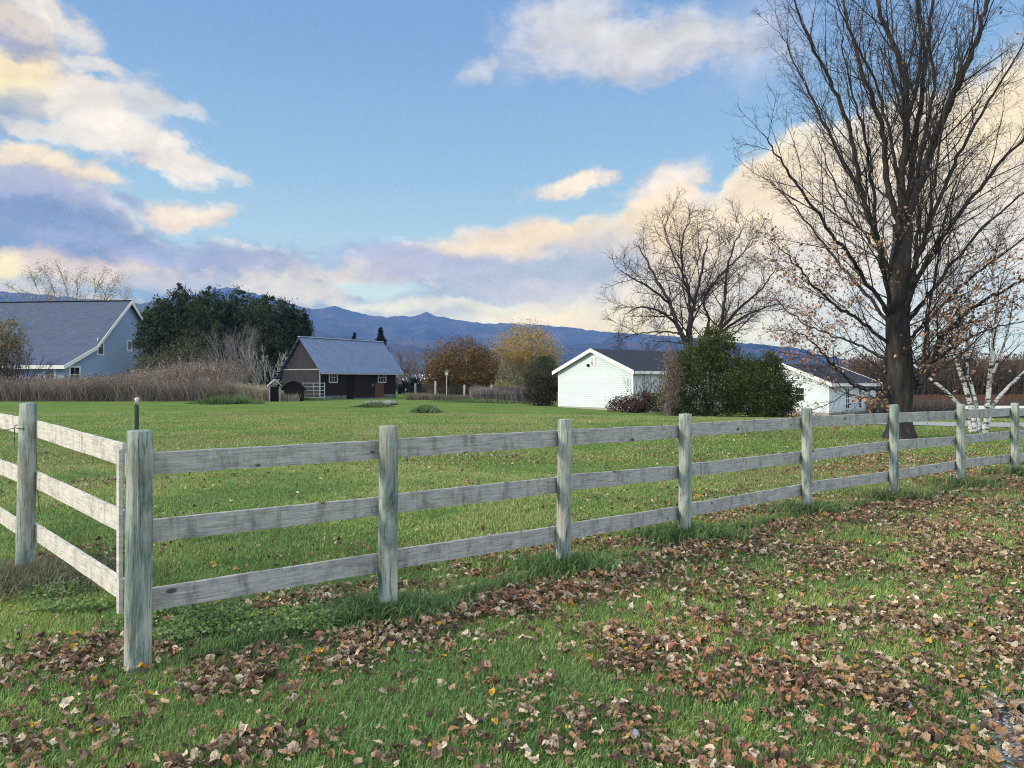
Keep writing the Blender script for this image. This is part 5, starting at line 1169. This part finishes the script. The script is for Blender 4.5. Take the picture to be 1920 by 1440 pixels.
# ------------------------------------------------------------------ lawn grass, fence-line tufts, leaf litter
fence_pts = [Vector((p.x, p.y)) for p in PX]
def fence_sd(x, y):
    """signed distance to the long fence (positive on the camera side) and how far along it"""
    best = np.full(x.shape, 1e9); sg = np.zeros(x.shape); al = np.zeros(x.shape); s0 = 0
    for i in range(len(fence_pts) - 1):
        a, b = fence_pts[i], fence_pts[i + 1]; d = b - a; L_ = d.length; ux, uy = d.x / L_, d.y / L_
        t = np.clip((x - a.x) * ux + (y - a.y) * uy, 0, L_); dx = x - (a.x + ux * t); dy = y - (a.y + uy * t); D = np.hypot(dx, dy)
        s = np.sign((x - a.x) * uy - (y - a.y) * ux); m = D < best; best = np.where(m, D, best); sg = np.where(m, s, sg); al = np.where(m, s0 + t, al); s0 += L_
    return best * sg, al
HEAPS = [(1650, 1195, .62, .35), (1750, 1090, .9, .9), (1840, 1060, 1.0, .6), (1880, 970, 1.6, 1.0), (1720, 1010, 1.0, .6), (1500, 1385, .42, .9), (1340, 1400, .35, .8), (1600, 1290, .5, .6), (1720, 1240, .5, .9), (1560, 1330, .3, .6),
         (1180, 1255, .45, .7), (1060, 1200, .45, .6), (1260, 1230, .4, .7), (1330, 1180, .5, .5), (1000, 1400, .22, .8), (880, 1425, .25, .9), (1090, 1350, .22, .6), (760, 1420, .2, .7), (530, 1330, .16, .8), (540, 1400, .2, .6), (400, 1430, .25, .9), (210, 1360, .15, .6),
         (300, 1225, .30, .7), (100, 1250, .35, .8), (60, 1100, .4, .4), (40, 1400, .2, .6), (1450, 1120, .5, .5), (1560, 1160, .5, .5), (1400, 1280, .3, .6), (1900, 1180, .8, .5), (1800, 1330, .5, .5), (160, 1040, .5, .6), (900, 1090, .5, .5), (1180, 1015, .9, .9), (1340, 960, 1.1, .7), (540, 1150, .4, .9),
         (820, 1060, .5, .45), (900, 1240, .35, .7), (800, 1290, .22, .6), (980, 1300, .3, .6), (1120, 1320, .35, .8), (1010, 1160, .5, .6), (1300, 1330, .4, .6), (640, 1250, .25, .7), (430, 1290, .22, .6), (1240, 1400, .3, .5), (700, 1370, .18, .5), (1420, 1200, .45, .5), (1420, 940, 1.0, .5), (1700, 880, 2.0, .5), (1400, 818, 3.0, .9), (880, 860, 2.0, .2), (200, 905, .7, .6), (1560, 850, 3.5, .35)]
HW = [(*gp(a, b), r, w) for a, b, r, w in HEAPS]
def leaf_density(x, y):
    sd_, al = fence_sd(x, y)
    n1 = fbm(x * 1.1 + 60, y * 1.1 + 60, 4); n2 = fbm(x * 3.3 + 90, y * 3.3 + 20, 3)
    right = sst(x / np.maximum(y, 1), -.6, .55)
    d = (.09 + .24 * right) * sst(n1, .30, .66) * (sd_ > -.3) + .05 * sst(n1, .42, .66)
    for hx, hy, r, w in HW: d = d + .72 * w * np.exp(-(((x - hx) ** 2 + (y - hy) ** 2) / (r * r)) ** 1.3 * 1.2) * sst(n2, .30, .58)
    strip = np.exp(-((sd_ - .44 - .14 * (n1 - .5)) / .29) ** 2) * sst(al, -.2, .5) * (1 - .6 * sst(al, 6, 11))
    inside = np.exp(-((sd_ + .55) / .30) ** 2) * .55 * sst(n1, .36, .6)
    d = d + 1.0 * strip * sst(n2, .22, .5) + inside
    d = d + .30 * np.exp(-((x - MX) ** 2 + (y - MY) ** 2) / 60) * sst(n2, .35, .6)
    d = d * (1 - .8 * np.exp(-((sd_ - .02) / .12) ** 2) * (al > 1.0)) * (.35 + .65 * sst(fbm(x * 2.1 + 5, y * 2.1 + 44, 3), .36, .56))
    return d
def wedge(R, n, Ya, Yb, pad=1.0, k=.70):
    Y = Ya + (Yb - Ya) * R.random(n); w_ = k * Y + pad; X = R.uniform(-1, 1, n) * (k * Yb + pad); m = np.abs(X) < w_; return X[m], Y[m]
def blades(name, x, y, L, wid, lean, cols, seed, patch=True, z0=None, kind='stuff', parent=None, curl=.5):
    R = np.random.default_rng(seed); n = len(x); z = ground(x, y) if z0 is None else z0
    a = R.random(n) * 6.28; l = R.random(n) ** .7 * lean; hh = L * R.uniform(.55, 1.15, n)
    dx, dy = np.cos(a) * l, np.sin(a) * l; b0 = np.stack([x, y, z - .004], -1); wv = np.stack([-np.sin(a + .6), np.cos(a + .6), 0 * a], -1) * (wid * R.uniform(.7, 1.3, n))[:, None]
    mid = b0 + np.stack([dx * hh * .35, dy * hh * .35, hh * .60], -1); tip = b0 + np.stack([dx * hh, dy * hh, hh * (1 - curl * l * l)], -1)
    V = np.stack([b0 - wv, b0 + wv, mid + wv * .85, mid - wv * .85, tip], 1).reshape(-1, 3); i = np.arange(n)[:, None] * 5
    Fq = np.concatenate([i, i + 1, i + 2, i, i + 2, i + 3, i + 3, i + 2, i + 4], 1).reshape(-1)
    c = np.asarray(cols, float)
    if patch:
        p1 = fbm(x * .55 + 33, y * .55 + 12, 4) + .45 * (fbm(x * 4 + 3, y * 4 + 5, 3) - .5) + R.normal(0, .09, n); t = np.clip((p1 - .32) / .36, 0, .999) * (len(c) - 1); k = t.astype(int); f = (t - k)[:, None]
        cc = c[k] * (1 - f) + c[np.minimum(k + 1, len(c) - 1)] * f
    else: cc = c[R.integers(0, len(c), n)]
    cc = cc * R.uniform(.5, 1.4, n)[:, None]; dry = R.random(n) < .07 + .45 * sst(fbm(x * .16 + 21, y * .16 + 61, 4), .52, .66) * sst(y, 6, 14); cc[dry] = np.array([.38, .32, .17]) * R.uniform(.6, 1.2, dry.sum())[:, None]
    o = np_mesh(name, V, Fq, 3, M_GRASS, parent, col=np.repeat(cc, 5, 0))
    if parent is None: tag(o, kind=kind)
    return o
GC = [(.19, .325, .115), (.235, .37, .125), (.32, .45, .135), (.41, .51, .17)]
GC2 = [(.18, .31, .085), (.25, .38, .105), (.33, .42, .13), (.40, .38, .20)]
R = np.random.default_rng(600)
def thin(R, x, y, c):   # fewer blades where the litter lies thick, and none on the gravel
    keep = R.random(len(x)) > np.clip(leaf_density(x, y) * .45, 0, .55); return x[keep], y[keep]
GRX, GRY = gp(1925, 1445)
def gravel_mask(x, y): return ((x - GRX - .14 - .30 * (y - GRY)) ** 2 / .24 ** 2 + (y - GRY - .1) ** 2 / .62 ** 2) + .9 * (fbm(x * 5, y * 5, 3) - .5)
x, y = wedge(R, 330000, 2.3, 6.2, .5); x, y = thin(R, x, y, 0); m = R.random(len(x)) < sst(gravel_mask(x, y), .5, 1.6) * .94 + .04; x, y = x[m], y[m]
blades('lawn_grass', x, y, .052, .0023, .9, GC, 601)
x, y = wedge(R, 420000, 6.2, 14.5, .8); x, y = thin(R, x, y, 0)
blades('lawn_grass', x, y, .050, .0042, .95, [tuple(.6 * np.array(a) + .4 * np.array(b)) for a, b in zip(GC, GC2)], 602)
x, y = wedge(R, 330000, 14.5, 40, 1.5); blades('lawn_grass', x, y, .048, .010, 1.1, GC2, 603)
# coarse long grass left by the mower along the fence
n = 17000; al_ = R.random(n) * 14.5; X_ = np.zeros(n); Y_a = np.zeros(n); s0 = 0
for i in range(len(fence_pts) - 1):
    a, b = fence_pts[i], fence_pts[i + 1]; L_ = (b - a).length; m = (al_ >= s0) & (al_ < s0 + L_); d = (b - a) / L_; off = R.normal(.0, .075, n)
    X_[m] = a.x + d.x * (al_[m] - s0) + d.y * off[m]; Y_a[m] = a.y + d.y * (al_[m] - s0) - d.x * off[m]; s0 += L_
nn = fbm(al_ * 1.3 + 7, al_ * 0, 3); m = (al_ < s0) & (R.random(n) < sst(nn, .30, .60) * .9 + .1) & (al_ > .25)
blades('fence_line_grass', X_[m], Y_a[m], .105 + .06 * (nn[m] - .5), .0030, 1.15, [(.085, .19, .07), (.13, .25, .08), (.20, .33, .10)], 604, curl=.55)
for i, p in enumerate(PX[1:8], 1):
    q = np.abs(R.normal(0, 1, 2600)) * .13 + .055; a = R.random(2600) * 6.28; k = 1 if i != 3 else 1.15
    o = blades('grass_tuft', p.x + np.cos(a) * q * 1.5 * k, p.y + np.sin(a) * q * .9 * k, .17 * k, .0034 + .0006 * i, 1.2, [(.08, .18, .07), (.125, .24, .08), (.19, .32, .10)], 610 + i, patch=False, curl=.5)
    del o['kind']; tag(o, 'shaggy dark grass tuft at the foot of the %s long-fence post, corner first' % ('', 'second', 'third', 'fourth', 'fifth', 'sixth', 'seventh', 'eighth')[i], 'grass tuft', 'grass tufts round the fence posts')
# dull weeds round the left post, leafy ground weeds round the corner post
q = np.abs(R.normal(0, 1, 9000)) * .34; a = R.random(9000) * 6.28
blades('post_weeds', LX[1].x + .12 + np.cos(a) * q, LX[1].y - .1 + np.sin(a) * q * .8, .17, .004, 1.3, [(.15, .19, .10), (.23, .21, .15), (.11, .17, .08), (.32, .28, .20)], 620, patch=False, curl=.5)
def ground_weeds(name, cx, cy, rx, ry, n, seed, cols, size=.024):
    R = np.random.default_rng(seed); a = R.random(n) * 6.28; q = np.sqrt(R.random(n)); x = cx + np.cos(a) * q * rx; y = cy + np.sin(a) * q * ry; k = fbm(x * 3 + 11, y * 3 + 7, 3); m = R.random(n) < sst(k, .38, .6); x, y, k = x[m], y[m], k[m]
    o = leaf_cards(name, np.stack([x, y, ground(x, y) + .025 + R.random(len(x)) * .10 * k], -1), size, cols, M_GRASS, None, seed, flat=.75, aspect=.95); return tag(o, kind='stuff')
WC = [(.13, .25, .08), (.20, .33, .09), (.18, .27, .15), (.30, .38, .11)]
for k, (c_, r_, rx, ry, n) in enumerate(((330, 1180, .55, .4, 5200), (160, 1130, .5, .35, 3600), (500, 1180, .6, .25, 3800), (180, 1230, .25, .2, 900), (650, 1170, .35, .2, 1200))):
    gx, gy = gp(c_, r_); ground_weeds('leafy_weeds', gx, gy, rx, ry, n, 630 + k, WC)

# fallen leaves: lobed, curled, crumpled
def leaf_templates():
    out = []
    for s in range(5):
        R = np.random.default_rng(700 + s); n = 14; a = np.linspace(0, 2 * np.pi, n, endpoint=False)
        lobes = np.array([1.0, .74, .88, .70, .80, .60, .62, .48, .60, .60, .78, .72, .90, .72]) * R.uniform(.78, 1.14, n)
        ring = np.stack([np.cos(a) * lobes, np.sin(a) * lobes * .92], -1); mid = ring * .45 * R.uniform(.8, 1.2, (n, 1)); v = np.concatenate([[[0, 0]], mid, ring])
        f = []
        for i in range(n): j = (i + 1) % n; f += [0, 1 + i, 1 + j, 1 + i, 1 + n + i, 1 + n + j, 1 + i, 1 + n + j, 1 + j]
        out.append((v, np.array(f)))
    return out
LT = leaf_templates()
LC = np.array([(.36, .255, .175), (.43, .33, .235), (.24, .155, .105), (.50, .41, .30), (.15, .10, .07), (.30, .19, .12), (.62, .53, .41), (.36, .25, .17), (.19, .135, .10), (.40, .24, .12), (.09, .065, .05), (.12, .08, .06)])
def litter(name, x, y, size, seed, lift=.028, tilt=.5, simple_=False, pile=.05):
    R = np.random.default_rng(seed); n = len(x); dens = np.clip(leaf_density(x, y), 0, 1.2); z = ground(x, y) + lift * R.uniform(.5, 1.3, n) + R.random(n) * pile * dens
    Vs = []; Fs = []; Cs = []; b = 0; tix = R.integers(0, 5, n)
    for t in range(5):
        k = np.where(tix == t)[0]; m = len(k)
        if not m: continue
        v, f = LT[t]
        if simple_: v = np.concatenate([v[:1], v[15:][::2]]); nn = 7; f = np.array([[0, 1 + i, 1 + (i + 1) % nn] for i in range(nn)]).ravel()
        s = (size * R.uniform(.55, 1.4, m))[:, None]; P = v[None] * s[:, :, None] * (1 + R.normal(0, .10, (m, v.shape[0], 1))); px_, py_ = P[..., 0], P[..., 1] * R.uniform(.45, 1.05, m)[:, None]
        c1 = R.normal(0, 16, m)[:, None] / (size / .05); c2 = (R.normal(10, 16, m))[:, None] / (size / .05); ph = R.random(m)[:, None] * 6.28
        u = px_ * np.cos(ph) + py_ * np.sin(ph); w = -px_ * np.sin(ph) + py_ * np.cos(ph)
        h = c1 * u * u + c2 * w * w + .22 * s * np.sin(u / s * 4 + ph) * .5 + R.normal(0, .12, P.shape[:2]) * s
        h = .5 * s * np.tanh(h / (.5 * s))
        shrink = 1 / (1 + .55 * np.abs(c2) * np.abs(w)); w = w * shrink
        loc = np.stack([u, w, h], -1)
        th = R.normal(0, tilt, m); ps = R.normal(0, tilt, m); yaw = R.random(m) * 6.28
        ct, st_, cp, sp_, cy, sy = np.cos(th), np.sin(th), np.cos(ps), np.sin(ps), np.cos(yaw), np.sin(yaw)
        X1 = loc[..., 0]; Y1 = loc[..., 1] * ct[:, None] - loc[..., 2] * st_[:, None]; Z1 = loc[..., 1] * st_[:, None] + loc[..., 2] * ct[:, None]
        X2 = X1 * cp[:, None] + Z1 * sp_[:, None]; Z2 = -X1 * sp_[:, None] + Z1 * cp[:, None]
        X3 = X2 * cy[:, None] - Y1 * sy[:, None]; Y3 = X2 * sy[:, None] + Y1 * cy[:, None]
        Z2 = Z2 - np.minimum(Z2.min(1), 0)[:, None] * .55
        Vs.append(np.stack([X3 + x[k][:, None], Y3 + y[k][:, None], Z2 + z[k][:, None]], -1).reshape(-1, 3)); nv = v.shape[0]
        Fs.append((f[None] + (np.arange(m) * nv)[:, None]).reshape(-1) + b); b += m * nv
        red = fbm(x[k] * .9 + 70, y[k] * .9 + 15, 3); ci = R.integers(0, len(LC), m); cc = LC[ci] * R.uniform(.75, 1.25, m)[:, None]; yl = R.random(m) < .012; cc[yl] = (.52, .33, .06)
        rd = (R.random(m) < sst(red, .52, .68) * .2); cc[rd] = np.array([.38, .19, .12]) * R.uniform(.7, 1.3, rd.sum())[:, None]
        vv = R.uniform(.82, 1.12, (m, nv)); vv[:, 0] *= .8; Cs.append((cc[:, None, :] * vv[..., None]).reshape(-1, 3))
    o = np_mesh(name, np.concatenate(Vs), np.concatenate(Fs), 3, M_LEAF, col=np.concatenate(Cs)); return tag(o, kind='stuff')
x, y = wedge(R, 92000, 2.3, 7.5, .6); m = R.random(len(x)) < leaf_density(x, y) * .95 + .006; litter('fallen_leaves', x[m], y[m], .033, 701, tilt=.38, pile=.03); print('leaves near', m.sum())
x, y = wedge(R, 170000, 7.5, 17, 1.0); m = R.random(len(x)) < leaf_density(x, y) * .9 + .004; litter('fallen_leaves', x[m], y[m], .034, 702, tilt=.38, pile=.03); print('mid', m.sum())
x, y = wedge(R, 90000, 17, 45, 1.5); m = R.random(len(x)) < leaf_density(x, y) * .4 + .006; litter('fallen_leaves', x[m], y[m], .048, 703, simple_=True, tilt=.4); print('far', m.sum())
# gravel showing at the near right corner
V = []; nn = 26
for i in range(nn):
    for j in range(nn): V.append((GRX - .55 + 1.6 * i / (nn - 1), GRY - 1.0 + 2.0 * j / (nn - 1), .004 + .006 * float(fbm(i * .5, j * .5, 3))))
ii = np.arange(nn - 1)[:, None] * nn + np.arange(nn - 1)[None]; msk = gravel_mask(np.array([v[0] for v in V]), np.array([v[1] for v in V])) < 1.25
fq = np.stack([ii, ii + nn, ii + nn + 1, ii + 1], -1).reshape(-1, 4); fq = fq[msk[fq].all(1)]
tag(np_mesh('gravel', V, fq.ravel(), 4, noisy("road_grit", [(.3, (.10, .10, .10)), (.7, (.26, .27, .28))], 60, bump=.6), smooth=True), kind='structure')
n = 9000; gx = GRX + R.uniform(-.6, 1.0, n); gy = GRY + R.uniform(-1.0, 1.1, n); m = R.random(n) < 1 - sst(gravel_mask(gx, gy), .5, 1.5); gx, gy = gx[m], gy[m]; n = len(gx)
ico = np.array([(0, 0, 1), (.9, 0, .3), (.28, .85, .35), (-.72, .52, .3), (-.72, -.52, .35), (.28, -.85, .3), (0, 0, -.6)]); icf = np.array([0, 1, 2, 0, 2, 3, 0, 3, 4, 0, 4, 5, 0, 5, 1, 6, 2, 1, 6, 3, 2, 6, 4, 3, 6, 5, 4, 6, 1, 5])
yaw = R.random(n) * 6.28; sz = R.uniform(.004, .013, n); P = ico[None] * R.uniform(.7, 1.3, (n, 7, 3)) * sz[:, None, None]; P[..., 2] *= .7
Xr = P[..., 0] * np.cos(yaw)[:, None] - P[..., 1] * np.sin(yaw)[:, None] + gx[:, None]; Yr = P[..., 0] * np.sin(yaw)[:, None] + P[..., 1] * np.cos(yaw)[:, None] + gy[:, None]
cc = np.array([(.42, .43, .45), (.30, .31, .33), (.55, .56, .57), (.22, .22, .23)])[R.integers(0, 4, n)]
tag(np_mesh('gravel_stones', np.stack([Xr, Yr, P[..., 2] + .012], -1).reshape(-1, 3), (icf[None] + (np.arange(n) * 7)[:, None]).ravel(), 3, M_LEAF, col=np.repeat(cc, 7, 0)), kind='stuff')
